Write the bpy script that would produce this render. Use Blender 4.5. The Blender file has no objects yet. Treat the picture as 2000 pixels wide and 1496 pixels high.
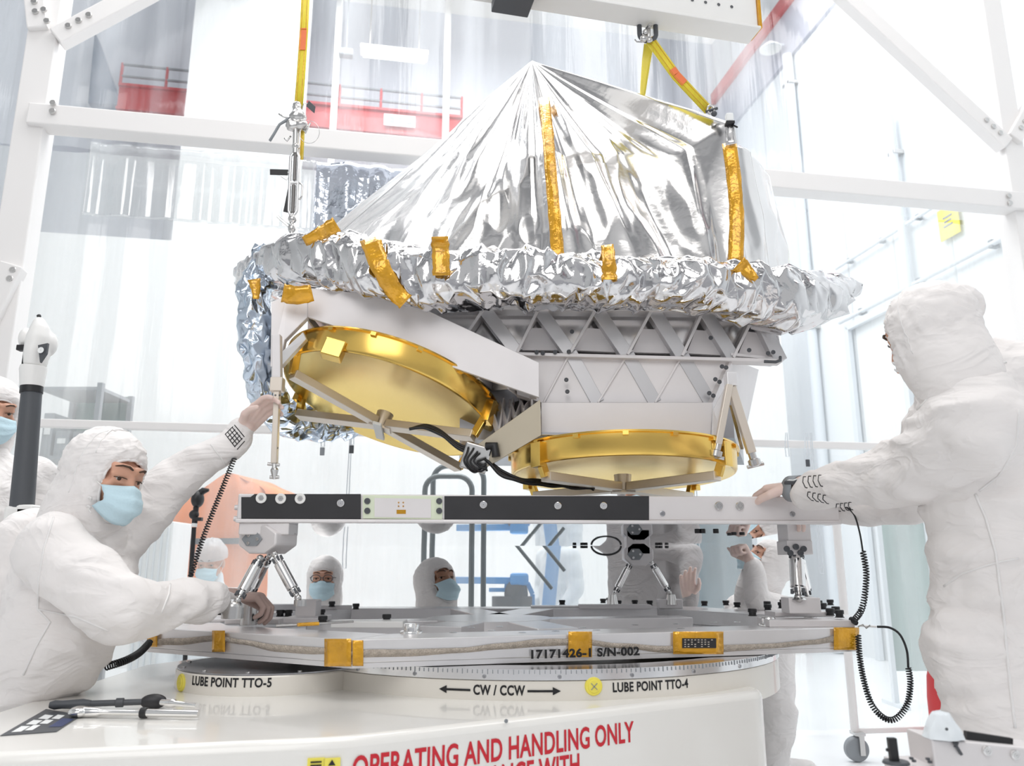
import bpy, math, random
from mathutils import Vector, Matrix, noise
random.seed(7)
PI = math.pi
scene = bpy.context.scene
COL = scene.collection

# ------------------------------------------------------------------ camera
FPX = 1563.0                      # focal length in pixels of the 2000 px wide frame
PITCH = math.radians(12.95)
CAM = Vector((0.0, 0.0, 1.1))
cam_data = bpy.data.cameras.new('camera')
cam_data.sensor_width = 36.0
cam_data.lens = FPX / 2000.0 * 36.0
cam_data.clip_start = 0.05
cam_data.clip_end = 100
cam_data.dof.use_dof = True
cam_data.dof.focus_distance = 2.85
cam_data.dof.aperture_fstop = 4.0
cam = bpy.data.objects.new('camera', cam_data)
COL.objects.link(cam)
cam.location = CAM
cam.rotation_euler = (PI / 2 + PITCH, 0, 0)
scene.camera = cam

# ------------------------------------------------------------------ world, lights, exposure
world = bpy.data.worlds.new('world')
scene.world = world
world.use_nodes = True
wbg = world.node_tree.nodes['Background']
wbg.inputs[0].default_value = (0.96, 0.98, 1.0, 1)
wbg.inputs[1].default_value = 0.58
scene.view_settings.view_transform = 'Standard'
scene.view_settings.look = 'None'
scene.view_settings.exposure = 0.10
scene.view_settings.gamma = 1.0
scene.cycles.max_bounces = 10
scene.cycles.transparent_max_bounces = 12
scene.cycles.sample_clamp_indirect = 6.0

def area_light(name, loc, target, size, energy, color=(1, 1, 1), size_y=None):
    d = bpy.data.lights.new(name, 'AREA')
    d.energy = energy
    d.color = color
    d.size = size
    if size_y:
        d.shape = 'RECTANGLE'
        d.size_y = size_y
    o = bpy.data.objects.new(name, d)
    COL.objects.link(o)
    o.location = loc
    v = Vector(target) - Vector(loc)
    o.rotation_euler = v.to_track_quat('-Z', 'Y').to_euler()
    return o
# high-bay ceiling lamps over the clean tent and the hall, plus two added fills
area_light('overhead_light', (0.8, 1.2, 8.0), (0.2, 3.0, 1.0), 3.2, 85, (1.0, 0.985, 0.96))
area_light('overhead_light', (-3.2, 3.2, 8.0), (-0.5, 3.2, 1.0), 2.2, 60, (0.97, 0.985, 1.0))
area_light('overhead_light', (4.5, 3.0, 8.0), (1.0, 3.0, 1.0), 2.0, 45, (1.0, 0.98, 0.96))
area_light('overhead_light', (-1.0, -3.5, 5.5), (0.0, 3.0, 1.6), 4.0, 130, (1.0, 0.98, 0.965))  # added front fill behind the camera, brightens the instrument's near side
area_light('overhead_light', (-0.2, 5.0, 7.6), (0.0, 4.7, 1.0), 3.0, 180, (1.0, 1.0, 1.0))  # added fill over the tent rear, lifts the instrument's shadow on the people
area_light('overhead_light', (-1.0, 8.0, 9.0), (-1.0, 10.2, 1.0), 5.0, 420, (0.97, 0.985, 1.0))
area_light('overhead_light', (3.0, 8.2, 9.0), (6.0, 8.5, 3.0), 4.0, 150, (1.0, 1.0, 1.0))

# ------------------------------------------------------------------ picture point -> place at a known distance
SP, CP = math.sin(PITCH), math.cos(PITCH)
def ray(px, py):
    x = (px - 1000.0) / FPX
    y = (748.0 - py) / FPX
    return Vector((x, CP - y * SP, SP + y * CP))
def P(px, py, Y):
    r = ray(px, py)
    return CAM + r * (Y / r.y)
def PZ(px, py, z):
    r = ray(px, py)
    return CAM + r * ((z - CAM.z) / r.z)
def PP(px, py, o, n):
    r = ray(px, py)
    return CAM + r * ((Vector(o) - CAM).dot(n) / r.dot(n))
def M_PER_PX(Y):
    return Y / FPX
# the hall is turned about ten degrees against the camera
YAW = math.radians(10.0)
EX = Vector((math.cos(YAW), math.sin(YAW), 0))
EY = Vector((-math.sin(YAW), math.cos(YAW), 0))
EZ = Vector((0, 0, 1))
def R(a, b, z):
    return EX * a + EY * b + EZ * z
def PR(px, py, b):                # picture point on the hall plane at depth b
    return PP(px, py, EY * b, EY)
def PA(px, py, a):                # picture point on the hall plane at side offset a
    return PP(px, py, EX * a, EX)

# ------------------------------------------------------------------ materials
def nset(node, name, v):
    if name in node.inputs:
        node.inputs[name].default_value = v
def mat(name, col, rough=0.5, metal=0.0, bump=0.0, bscale=40.0, vary=0.0, vscale=3.0, spec=None, stretch=None, coat=0.0, detail=3.0, sub=0.0):
    m = bpy.data.materials.new(name)
    m.use_nodes = True
    nt = m.node_tree
    b = nt.nodes['Principled BSDF']
    c4 = (col[0], col[1], col[2], 1)
    nset(b, 'Base Color', c4)
    nset(b, 'Roughness', rough)
    nset(b, 'Metallic', metal)
    if spec is not None: nset(b, 'Specular IOR Level', spec)
    if coat: nset(b, 'Coat Weight', coat)
    if sub:
        nset(b, 'Subsurface Weight', sub)
        nset(b, 'Subsurface Radius', (0.02, 0.008, 0.004))
        nset(b, 'Subsurface Scale', 0.3)
    m.diffuse_color = c4
    tc = nt.nodes.new('ShaderNodeTexCoord')
    mp = nt.nodes.new('ShaderNodeMapping')
    nt.links.new(tc.outputs['Object'], mp.inputs['Vector'])
    if stretch: mp.inputs['Scale'].default_value = stretch
    if bump > 0:
        n = nt.nodes.new('ShaderNodeTexNoise')
        n.inputs['Scale'].default_value = bscale
        n.inputs['Detail'].default_value = detail
        bp = nt.nodes.new('ShaderNodeBump')
        bp.inputs['Strength'].default_value = bump
        bp.inputs['Distance'].default_value = 0.02
        nt.links.new(mp.outputs[0], n.inputs['Vector'])
        nt.links.new(n.outputs['Fac'], bp.inputs['Height'])
        nt.links.new(bp.outputs[0], b.inputs['Normal'])
    if vary > 0:
        n2 = nt.nodes.new('ShaderNodeTexNoise')
        n2.inputs['Scale'].default_value = vscale
        n2.inputs['Detail'].default_value = 4
        rp = nt.nodes.new('ShaderNodeMapRange')
        rp.inputs['From Min'].default_value = 0.3
        rp.inputs['From Max'].default_value = 0.7
        rp.inputs['To Min'].default_value = 1 - vary
        rp.inputs['To Max'].default_value = 1 + vary * 0.5
        mx = nt.nodes.new('ShaderNodeMix')
        mx.data_type = 'RGBA'
        mx.blend_type = 'MULTIPLY'
        mx.inputs[0].default_value = 1
        mx.inputs[6].default_value = c4
        nt.links.new(mp.outputs[0], n2.inputs['Vector'])
        nt.links.new(n2.outputs['Fac'], rp.inputs['Value'])
        nt.links.new(rp.outputs[0], mx.inputs[7])
        nt.links.new(mx.outputs[2], b.inputs['Base Color'])
    return m

def foil_mat(name, col, rough, s1=9.0, s2=38.0, st=0.5, tint=None):
    m = mat(name, col, rough, 1.0)
    nt = m.node_tree
    b = nt.nodes['Principled BSDF']
    tc = nt.nodes.new('ShaderNodeTexCoord')
    v1 = nt.nodes.new('ShaderNodeTexVoronoi'); v1.feature = 'F1'
    v1.inputs['Scale'].default_value = s1
    v2 = nt.nodes.new('ShaderNodeTexVoronoi'); v2.feature = 'F1'
    v2.inputs['Scale'].default_value = s2
    nz = nt.nodes.new('ShaderNodeTexNoise'); nz.inputs['Scale'].default_value = 5.0
    nz.inputs['Detail'].default_value = 5.0
    ad = nt.nodes.new('ShaderNodeMath'); ad.operation = 'MULTIPLY_ADD'
    ad.inputs[1].default_value = 0.35
    ad2 = nt.nodes.new('ShaderNodeMath'); ad2.operation = 'ADD'
    bp = nt.nodes.new('ShaderNodeBump')
    bp.inputs['Strength'].default_value = st
    bp.inputs['Distance'].default_value = 0.012
    mv = nt.nodes.new('ShaderNodeVectorMath'); mv.operation = 'MULTIPLY_ADD'
    mv.inputs[1].default_value = (0.25, 0.25, 0.25)
    nt.links.new(tc.outputs['Object'], nz.inputs['Vector'])
    nt.links.new(nz.outputs['Color'], mv.inputs[0])
    nt.links.new(tc.outputs['Object'], mv.inputs[2])
    nt.links.new(mv.outputs[0], v1.inputs['Vector'])
    nt.links.new(mv.outputs[0], v2.inputs['Vector'])
    nt.links.new(v2.outputs['Distance'], ad.inputs[0])
    nt.links.new(v1.outputs['Distance'], ad.inputs[2])
    nt.links.new(ad.outputs[0], ad2.inputs[0])
    nt.links.new(nz.outputs['Fac'], ad2.inputs[1])
    nt.links.new(ad2.outputs[0], bp.inputs['Height'])
    nt.links.new(bp.outputs[0], b.inputs['Normal'])
    return m

def film_mat(name, tint, opac, gloss, streak=1.0):
    """clear hanging plastic: mostly see-through, a little milky, a little glossy, with vertical creases"""
    m = bpy.data.materials.new(name)
    m.use_nodes = True
    nt = m.node_tree
    nt.nodes.clear()
    out = nt.nodes.new('ShaderNodeOutputMaterial')
    tr = nt.nodes.new('ShaderNodeBsdfTransparent')
    tr.inputs[0].default_value = (0.985, 0.99, 0.99, 1)
    df = nt.nodes.new('ShaderNodeBsdfDiffuse'); df.inputs[0].default_value = (*tint, 1)
    tl = nt.nodes.new('ShaderNodeBsdfTranslucent'); tl.inputs[0].default_value = (*tint, 1)
    gl = nt.nodes.new('ShaderNodeBsdfGlossy'); gl.inputs['Roughness'].default_value = 0.12
    mk = nt.nodes.new('ShaderNodeMixShader'); mk.inputs[0].default_value = 0.5
    m1 = nt.nodes.new('ShaderNodeMixShader')
    m2 = nt.nodes.new('ShaderNodeMixShader'); m2.inputs[0].default_value = gloss
    tc = nt.nodes.new('ShaderNodeTexCoord')
    mp = nt.nodes.new('ShaderNodeMapping'); mp.inputs['Scale'].default_value = (2.2, 2.2, 0.12)
    nz = nt.nodes.new('ShaderNodeTexNoise'); nz.inputs['Scale'].default_value = 1.6; nz.inputs['Detail'].default_value = 6
    rp = nt.nodes.new('ShaderNodeMapRange')
    rp.inputs['From Min'].default_value = 0.38; rp.inputs['From Max'].default_value = 0.68
    rp.inputs['To Min'].default_value = max(0, opac - 0.14 * streak); rp.inputs['To Max'].default_value = min(1, opac + 0.25 * streak)
    bp = nt.nodes.new('ShaderNodeBump'); bp.inputs['Strength'].default_value = 0.5; bp.inputs['Distance'].default_value = 0.05
    nt.links.new(tc.outputs['Object'], mp.inputs[0]); nt.links.new(mp.outputs[0], nz.inputs['Vector'])
    nt.links.new(nz.outputs['Fac'], rp.inputs['Value']); nt.links.new(nz.outputs['Fac'], bp.inputs['Height'])
    nt.links.new(bp.outputs[0], gl.inputs['Normal'])
    nt.links.new(df.outputs[0], mk.inputs[1]); nt.links.new(tl.outputs[0], mk.inputs[2])
    nt.links.new(rp.outputs[0], m1.inputs[0]); nt.links.new(tr.outputs[0], m1.inputs[1]); nt.links.new(mk.outputs[0], m1.inputs[2])
    nt.links.new(m1.outputs[0], m2.inputs[1]); nt.links.new(gl.outputs[0], m2.inputs[2])
    nt.links.new(m2.outputs[0], out.inputs['Surface'])
    return m

def cloth_mat(name, col):
    m = mat(name, col, 0.85, spec=0.2)
    nt = m.node_tree; b = nt.nodes['Principled BSDF']
    tc = nt.nodes.new('ShaderNodeTexCoord')
    hs = []
    for (sc, st, di, rot, dist) in (((5, 5, 9), 0.55, 0.030, (0.3, 0.2, 0), 1.6), ((11, 11, 16), 0.45, 0.014, (0.1, 0.6, 0.4), 1.0), ((300, 300, 300), 0.10, 0.002, (0, 0, 0), 0)):
        mp = nt.nodes.new('ShaderNodeMapping'); mp.inputs['Scale'].default_value = sc; mp.inputs['Rotation'].default_value = rot
        nz = nt.nodes.new('ShaderNodeTexNoise'); nz.inputs['Scale'].default_value = 1.0; nz.inputs['Detail'].default_value = 2.0
        nz.inputs['Distortion'].default_value = dist
        ab = nt.nodes.new('ShaderNodeMath'); ab.operation = 'SUBTRACT'; ab.inputs[1].default_value = 0.5
        a2 = nt.nodes.new('ShaderNodeMath'); a2.operation = 'ABSOLUTE'
        bp = nt.nodes.new('ShaderNodeBump'); bp.inputs['Strength'].default_value = st; bp.inputs['Distance'].default_value = di; bp.invert = True
        nt.links.new(tc.outputs['Object'], mp.inputs[0]); nt.links.new(mp.outputs[0], nz.inputs['Vector'])
        nt.links.new(nz.outputs['Fac'], ab.inputs[0]); nt.links.new(ab.outputs[0], a2.inputs[0]); nt.links.new(a2.outputs[0], bp.inputs['Height'])
        if hs: nt.links.new(hs[-1].outputs[0], bp.inputs['Normal'])
        hs.append(bp)
    nt.links.new(hs[-1].outputs[0], b.inputs['Normal'])
    return m
MT = {}
MT['white_paint'] = mat('white_paint', (0.86, 0.85, 0.83), 0.38, vary=0.03)
MT['cream_paint'] = mat('cream_paint', (0.83, 0.79, 0.72), 0.32, vary=0.03, coat=0.3)
MT['base_paint'] = mat('base_paint', (0.88, 0.86, 0.82), 0.22, coat=0.4, vary=0.02)
MT['tube_paint'] = mat('tube_paint', (0.84, 0.82, 0.81), 0.45)
MT['alu'] = mat('machined_aluminium', (0.84, 0.825, 0.83), 0.32, 0.6, vary=0.06, vscale=5, bump=0.05, bscale=30)
MT['alu_soft'] = mat('satin_aluminium', (0.80, 0.77, 0.77), 0.55, 0.55, vary=0.05, vscale=4)
MT['alu_bright'] = mat('bright_aluminium', (0.85, 0.84, 0.84), 0.18, 1.0, vary=0.05, vscale=6)
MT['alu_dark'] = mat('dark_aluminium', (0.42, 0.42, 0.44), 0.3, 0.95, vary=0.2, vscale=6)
MT['rib_shaded'] = mat('shaded_rib', (0.60, 0.59, 0.60), 0.38, 0.75)  # darker grey paints in the shade of the angled rib faces
MT['mirror'] = mat('polished_plate', (0.93, 0.94, 0.95), 0.015, 1.0)
MT['steel'] = mat('steel', (0.62, 0.61, 0.60), 0.25, 1.0)
MT['chrome'] = mat('chrome', (0.86, 0.85, 0.84), 0.1, 1.0)
MT['beige_bar'] = mat('clear_anodised_bar', (0.72, 0.65, 0.57), 0.4, 0.7)
MT['black'] = mat('black_plastic', (0.015, 0.015, 0.017), 0.45)
MT['black_panel'] = mat('black_anodised', (0.028, 0.027, 0.030), 0.45, vary=0.15, vscale=8)
MT['dark_grey'] = mat('dark_grey', (0.08, 0.085, 0.095), 0.5)
MT['mid_grey'] = mat('mid_grey', (0.28, 0.30, 0.32), 0.5)
MT['slot_grey'] = mat('grey_rod', (0.20, 0.19, 0.185), 0.4, 0.6)
MT['gold'] = mat('gold_dish', (0.85, 0.57, 0.15), 0.22, 1.0, vary=0.1, vscale=5)
MT['gold_pale'] = mat('gold_dish_face', (0.86, 0.62, 0.20), 0.24, 1.0, vary=0.06, vscale=3)
MT['kapton'] = mat('amber_tape', (0.80, 0.40, 0.015), 0.16, 0.35, bump=0.5, bscale=22, vary=0.25, vscale=14, coat=0.6)
MT['foil'] = foil_mat('silver_foil', (0.74, 0.725, 0.72), 0.16, 5.0, 16.0, st=0.12)
MT['foil_crumple'] = foil_mat('crumpled_foil', (0.70, 0.69, 0.695), 0.12, 9.0, 26.0, 0.3)
MT['foil_blue'] = foil_mat('blueish_foil', (0.62, 0.70, 0.80), 0.2, 8.0, 26.0, 0.25)
MT['suit'] = cloth_mat('white_coverall', (0.86, 0.825, 0.81))
MT['suit_shaded'] = cloth_mat('shaded_coverall', (0.46, 0.44, 0.44))  # the grey is shade put into the cloth colour
MT['suit_cool'] = mat('cool_white_coverall', (0.78, 0.82, 0.85), 0.85, spec=0.2)
MT['seam'] = mat('seam_tape', (0.84, 0.82, 0.81), 0.8)
MT['mask'] = mat('pale_blue_mask', (0.58, 0.76, 0.84), 0.8, bump=0.15, bscale=120, spec=0.2)
MT['skin'] = mat('skin', (0.66, 0.36, 0.25), 0.5, sub=0.15, vary=0.06, vscale=20)
MT['skin_brown'] = mat('brown_skin', (0.42, 0.22, 0.14), 0.5, sub=0.12, vary=0.06, vscale=20)
MT['glove'] = mat('pale_glove', (0.80, 0.62, 0.56), 0.5, sub=0.1)
MT['glove_shaded'] = mat('shaded_glove', (0.46, 0.33, 0.29), 0.6)  # darker glove copy, shadow on the lower hand put into its colour
MT['eye'] = mat('eye_white', (0.62, 0.57, 0.54), 0.2)
MT['iris'] = mat('iris', (0.05, 0.03, 0.02), 0.15)
MT['brow'] = mat('brow_hair', (0.07, 0.04, 0.025), 0.8)
MT['yellow'] = mat('yellow_webbing', (0.85, 0.70, 0.05), 0.6, bump=0.3, bscale=150, stretch=(1, 1, 0.2))
MT['orange_tag'] = mat('orange_tag', (0.90, 0.22, 0.08), 0.5)
MT['orange'] = mat('orange_sheet', (0.90, 0.30, 0.12), 0.6, vary=0.12, vscale=2)
MT['red_steel'] = mat('red_crane_paint', (0.58, 0.05, 0.055), 0.5, vary=0.15, vscale=3)
MT['blue'] = mat('blue_paint', (0.07, 0.30, 0.66), 0.4)
MT['navy'] = mat('navy_label', (0.02, 0.04, 0.14), 0.4)
MT['sign_yellow'] = mat('yellow_sign', (0.92, 0.80, 0.12), 0.5)
MT['ink'] = mat('black_ink', (0.012, 0.012, 0.014), 0.6)
MT['red_ink'] = mat('red_ink', (0.62, 0.015, 0.03), 0.5)
MT['cord_braid'] = mat('tan_braid', (0.62, 0.54, 0.46), 0.9, bump=0.8, bscale=220, vary=0.2, vscale=60)
MT['fibreglass'] = mat('pale_green_laminate', (0.74, 0.80, 0.62), 0.35, vary=0.05)
MT['wall_panel'] = mat('white_wall_panel', (0.88, 0.89, 0.885), 0.55)
MT['hall_wall'] = mat('pale_hall_wall', (0.70, 0.73, 0.79), 0.6, vary=0.12, vscale=0.6, stretch=(1, 1, 0.25))
MT['wall_band'] = mat('grey_wall_band', (0.52, 0.53, 0.60), 0.5, vary=0.08, vscale=1.0)
MT['floor'] = mat('white_floor', (0.85, 0.86, 0.87), 0.22, vary=0.04, vscale=0.8)
MT['pipe'] = mat('pale_pipe', (0.70, 0.74, 0.78), 0.4)
MT['green_grey'] = mat('green_grey_panel', (0.30, 0.40, 0.38), 0.4, vary=0.3, vscale=2.5, stretch=(2, 2, 0.4))
MT['teal_dark'] = mat('dark_teal_panel', (0.16, 0.22, 0.25), 0.35, vary=0.35, vscale=2.5, stretch=(2, 2, 0.5))
MT['film'] = film_mat('clear_film', (0.92, 0.95, 0.99), 0.09, 0.05, 0.6)
MT['film_low'] = film_mat('milky_film', (0.95, 0.98, 0.98), 0.15, 0.04, 0.5)
MT['film_bright'] = film_mat('glossy_film', (0.92, 0.95, 0.97), 0.15, 0.18, 0.8)
MT['cap_net'] = film_mat('hair_net', (0.86, 0.88, 0.90), 0.75, 0.02, 0.3)
def emis(name, col, s):
    m = bpy.data.materials.new(name); m.use_nodes = True
    b = m.node_tree.nodes['Principled BSDF']
    nset(b, 'Base Color', (*col, 1)); nset(b, 'Emission Color', (*col, 1)); nset(b, 'Emission Strength', s)
    return m
MT['beige_panel'] = mat('beige_satin_panel', (0.62, 0.55, 0.43), 0.45, 0.5)
MT['lamp'] = emis('lamp_diffuser', (1, 1, 1), 5.0)

# ------------------------------------------------------------------ mesh builder
def frame_of(z, hint=None):
    z = Vector(z).normalized()
    h = Vector(hint) if hint is not None else (Vector((0, 0, 1)) if abs(z.z) < 0.9 else Vector((1, 0, 0)))
    x = h.cross(z)
    if x.length < 1e-6: x = Vector((1, 0, 0)).cross(z)
    x.normalize()
    return x, z.cross(x), z

class MB:
    def __init__(s):
        s.v = []; s.f = []; s.mi = []
    def add(s, vs, fs, mi=0):
        o = len(s.v)
        s.v.extend([Vector(p) for p in vs])
        for f in fs:
            s.f.append([i + o for i in f]); s.mi.append(mi)
    def hexa(s, p, mi=0):      # 8 points: bottom 4 then top 4
        s.add(p, [(3, 2, 1, 0), (4, 5, 6, 7), (0, 1, 5, 4), (1, 2, 6, 5), (2, 3, 7, 6), (3, 0, 4, 7)], mi)
    def box(s, c, size, ax=None, mi=0):
        ex, ey, ez = ax if ax else (Vector((1, 0, 0)), Vector((0, 1, 0)), Vector((0, 0, 1)))
        hx, hy, hz = size[0] / 2, size[1] / 2, size[2] / 2
        c = Vector(c)
        q = [c + ex * (a * hx) + ey * (b * hy) + ez * (d * hz) for d in (-1, 1) for a, b in ((-1, -1), (1, -1), (1, 1), (-1, 1))]
        s.hexa(q, mi)
    def prism(s, poly, ext, mi=0):
        n = len(poly); ext = Vector(ext)
        a = [Vector(p) for p in poly]
        b = [p + ext for p in a]
        s.add(a + b, [list(range(n))[::-1], list(range(n, 2 * n))] + [(i, (i + 1) % n, n + (i + 1) % n, n + i) for i in range(n)], mi)
    def bar(s, p0, p1, w, h, hint=None, mi=0):
        p0 = Vector(p0); p1 = Vector(p1)
        x, y, z = frame_of(p1 - p0, hint)
        s.box((p0 + p1) / 2, (w, h, (p1 - p0).length), (x, y, z), mi)
    def tube(s, path, r, n=10, mi=0, closed=False, caps=True, flat=1.0):
        path = [Vector(p) for p in path]
        m = len(path)
        rr = r if isinstance(r, (list, tuple)) else [r] * m
        rings = []
        px = None
        for i, p in enumerate(path):
            if closed: t = path[(i + 1) % m] - path[(i - 1) % m]
            else: t = path[min(i + 1, m - 1)] - path[max(i - 1, 0)]
            if t.length < 1e-9: t = Vector((0, 0, 1))
            t.normalize()
            if px is None: x, y, _ = frame_of(t)
            else:
                x = px - t * px.dot(t)
                if x.length < 1e-6: x, y, _ = frame_of(t)
                x.normalize(); y = t.cross(x)
            px = x
            rings.append([p + x * (math.cos(2 * PI * k / n) * rr[i]) + y * (math.sin(2 * PI * k / n) * rr[i] * flat) for k in range(n)])
        vs = [p for ring in rings for p in ring]
        fs = []
        for i in range(m if closed else m - 1):
            j = (i + 1) % m
            for k in range(n):
                l = (k + 1) % n
                fs.append((i * n + k, i * n + l, j * n + l, j * n + k))
        if caps and not closed:
            fs.append(list(range(n))[::-1]); fs.append(list(range((m - 1) * n, m * n)))
        s.add(vs, fs, mi)
    def cyl(s, p0, p1, r0, r1=None, n=20, mi=0):
        s.tube([p0, p1], [r0, r0 if r1 is None else r1], n, mi)
    def lathe(s, prof, o, axis, n=64, mi=0, hint=None, a0=0.0, a1=2 * PI):
        x, y, z = frame_of(axis, hint)
        o = Vector(o)
        full = abs(a1 - a0 - 2 * PI) < 1e-6
        cnt = n if full else n + 1
        vs = []
        for k in range(cnt):
            a = a0 + (a1 - a0) * k / n
            d = x * math.cos(a) + y * math.sin(a)
            for (r, h) in prof: vs.append(o + d * r + z * h)
        m = len(prof); fs = []
        for k in range(n):
            l = (k + 1) % cnt
            for i in range(m - 1):
                fs.append((k * m + i, l * m + i, l * m + i + 1, k * m + i + 1))
        s.add(vs, fs, mi)
    def ball(s, c, r, ax=None, nu=20, nv=12, mi=0):
        if not isinstance(r, (list, tuple, Vector)): r = (r, r, r)
        ex, ey, ez = ax if ax else (Vector((1, 0, 0)), Vector((0, 1, 0)), Vector((0, 0, 1)))
        c = Vector(c)
        vs = [c - ez * r[2]]
        for j in range(1, nv):
            t = -PI / 2 + PI * j / nv
            for i in range(nu):
                a = 2 * PI * i / nu
                vs.append(c + ex * (r[0] * math.cos(t) * math.cos(a)) + ey * (r[1] * math.cos(t) * math.sin(a)) + ez * (r[2] * math.sin(t)))
        vs.append(c + ez * r[2])
        fs = []
        for i in range(nu): fs.append((0, 1 + (i + 1) % nu, 1 + i))
        for j in range(nv - 2):
            for i in range(nu):
                a = 1 + j * nu + i; b = 1 + j * nu + (i + 1) % nu
                fs.append((a, b, b + nu, a + nu))
        t = 1 + (nv - 2) * nu
        for i in range(nu): fs.append((t + i, t + (i + 1) % nu, len(vs) - 1))
        s.add(vs, fs, mi)
    def capsule(s, p0, r0, p1, r1, n=16):
        p0 = Vector(p0); p1 = Vector(p1)
        x, y, z = frame_of(p1 - p0)
        prof = []
        for k in range(6):
            t = -PI / 2 + PI / 2 * k / 5
            prof.append((p0 + z * (r0 * math.sin(t)), max(r0 * math.cos(t), 1e-4)))
        for k in range(6):
            t = PI / 2 * k / 5
            prof.append((p1 + z * (r1 * math.sin(t)), max(r1 * math.cos(t), 1e-4)))
        vs = []
        for (c, r) in prof:
            for k in range(n):
                a = 2 * PI * k / n
                vs.append(c + x * (r * math.cos(a)) + y * (r * math.sin(a)))
        fs = []
        m = len(prof)
        for i in range(m - 1):
            for k in range(n):
                l = (k + 1) % n
                fs.append((i * n + k, i * n + l, (i + 1) * n + l, (i + 1) * n + k))
        fs.append(list(range(n))[::-1]); fs.append(list(range((m - 1) * n, m * n)))
        s.add(vs, fs)
    def grid(s, rows, closed_u=False, mi=0):   # rows of equal length
        m = len(rows); n = len(rows[0])
        fs = []
        for i in range(m - 1):
            for k in range(n if closed_u else n - 1):
                l = (k + 1) % n
                fs.append((i * n + k, i * n + l, (i + 1) * n + l, (i + 1) * n + k))
        s.add([p for r_ in rows for p in r_], fs, mi)

def origin_of(o):
    v = Vector((0, 0, 0))
    while o is not None:
        v += o.location; o = o.parent
    return v
def link(name, me, parent=None, loc=None):
    o = bpy.data.objects.new(name, me)
    COL.objects.link(o)
    if loc is not None: o.location = loc
    if parent is not None: o.parent = parent
    return o
def build(name, mb, material, parent=None, smooth=None, bevel=0.0, loc=None, solid=0.0, seg=2):
    """one mesh object; coordinates in mb are world coordinates"""
    base = origin_of(parent) if parent is not None else Vector((0, 0, 0))
    if parent is None:
        if loc is None:
            lo = Vector((min(v.x for v in mb.v), min(v.y for v in mb.v), min(v.z for v in mb.v)))
            hi = Vector((max(v.x for v in mb.v), max(v.y for v in mb.v), max(v.z for v in mb.v)))
            loc = Vector(((lo.x + hi.x) / 2, (lo.y + hi.y) / 2, lo.z))
        base = Vector(loc)
    me = bpy.data.meshes.new(name)
    me.from_pydata([tuple(v - base) for v in mb.v], [], mb.f)
    mats = material if isinstance(material, (list, tuple)) else [material]
    for m in mats: me.materials.append(MT[m] if isinstance(m, str) else m)
    if len(mats) > 1: me.polygons.foreach_set('material_index', mb.mi)
    me.validate()
    if smooth is not None:
        me.polygons.foreach_set('use_smooth', [True] * len(me.polygons))
        if smooth < 180: me.set_sharp_from_angle(angle=math.radians(smooth))
    me.update()
    o = link(name, me, parent, base if parent is None else None)
    if solid:
        sm = o.modifiers.new('solid', 'SOLIDIFY'); sm.thickness = solid; sm.offset = 0
    if bevel:
        bm_ = o.modifiers.new('bevel', 'BEVEL'); bm_.width = bevel; bm_.segments = seg
        bm_.limit_method = 'ANGLE'; bm_.angle_limit = math.radians(40)
        bm_.harden_normals = False
    return o
def tag(o, label, cat, group=None, kind=None):
    if label: o['label'] = label
    if cat: o['category'] = cat
    if group: o['group'] = group
    if kind: o['kind'] = kind
    return o
def thing(name, label, cat, loc, group=None):
    o = bpy.data.objects.new(name, None)
    o.empty_display_size = 0.1
    COL.objects.link(o)
    o.location = loc
    return tag(o, label, cat, group)
def structure(o):
    o['kind'] = 'structure'
    return o
def fuse(name, mb, material, parent, voxel=0.01, smooth=2, fold=None, keep_loc=None):
    """one continuous skin around the overlapping shapes in mb"""
    tmp_me = bpy.data.meshes.new('tmp')
    tmp_me.from_pydata([tuple(v) for v in mb.v], [], mb.f)
    tmp = bpy.data.objects.new('tmp', tmp_me)
    COL.objects.link(tmp)
    r = tmp.modifiers.new('r', 'REMESH'); r.mode = 'VOXEL'; r.voxel_size = voxel
    if smooth:
        sm = tmp.modifiers.new('s', 'SMOOTH'); sm.factor = 0.5; sm.iterations = smooth
    dg = bpy.context.evaluated_depsgraph_get()
    me = bpy.data.meshes.new_from_object(tmp.evaluated_get(dg), depsgraph=dg)
    bpy.data.objects.remove(tmp); bpy.data.meshes.remove(tmp_me)
    me.name = name
    if fold:
        nrm = [v.normal.copy() for v in me.vertices]
        for v, n in zip(me.vertices, nrm):
            d = fold(v.co, n)
            v.co = v.co + (d if isinstance(d, Vector) else n * d)
    base = origin_of(parent) if parent is not None else Vector(keep_loc or (0, 0, 0))
    for v in me.vertices: v.co = v.co - base
    me.materials.clear()
    me.materials.append(MT[material])
    me.polygons.foreach_set('use_smooth', [True] * len(me.polygons))
    me.update()
    o = link(name, me, parent, base if parent is None else None)
    return o
def fbm(p, s, oct_=3):
    v = 0.0; a = 1.0
    q = Vector(p) * s
    for i in range(oct_):
        v += a * noise.noise(q); q = q * 2.03 + Vector((3.1, 1.7, 5.3)); a *= 0.5
    return v
def text_mesh(txt, size, bold=0.0, space=1.0):
    c = bpy.data.curves.new('tmp_txt', 'FONT')
    c.body = txt; c.size = size; c.align_x = 'CENTER'; c.align_y = 'CENTER'
    c.offset = bold; c.space_character = space; c.resolution_u = 4
    o = bpy.data.objects.new('tmp_txt', c)
    COL.objects.link(o)
    dg = bpy.context.evaluated_depsgraph_get()
    me = bpy.data.meshes.new_from_object(o.evaluated_get(dg), depsgraph=dg)
    vs = [v.co.copy() for v in me.vertices]; fs = [list(p.vertices) for p in me.polygons]
    bpy.data.objects.remove(o); bpy.data.curves.remove(c); bpy.data.meshes.remove(me)
    w = max(v.x for v in vs) - min(v.x for v in vs)
    return vs, fs, w
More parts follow.
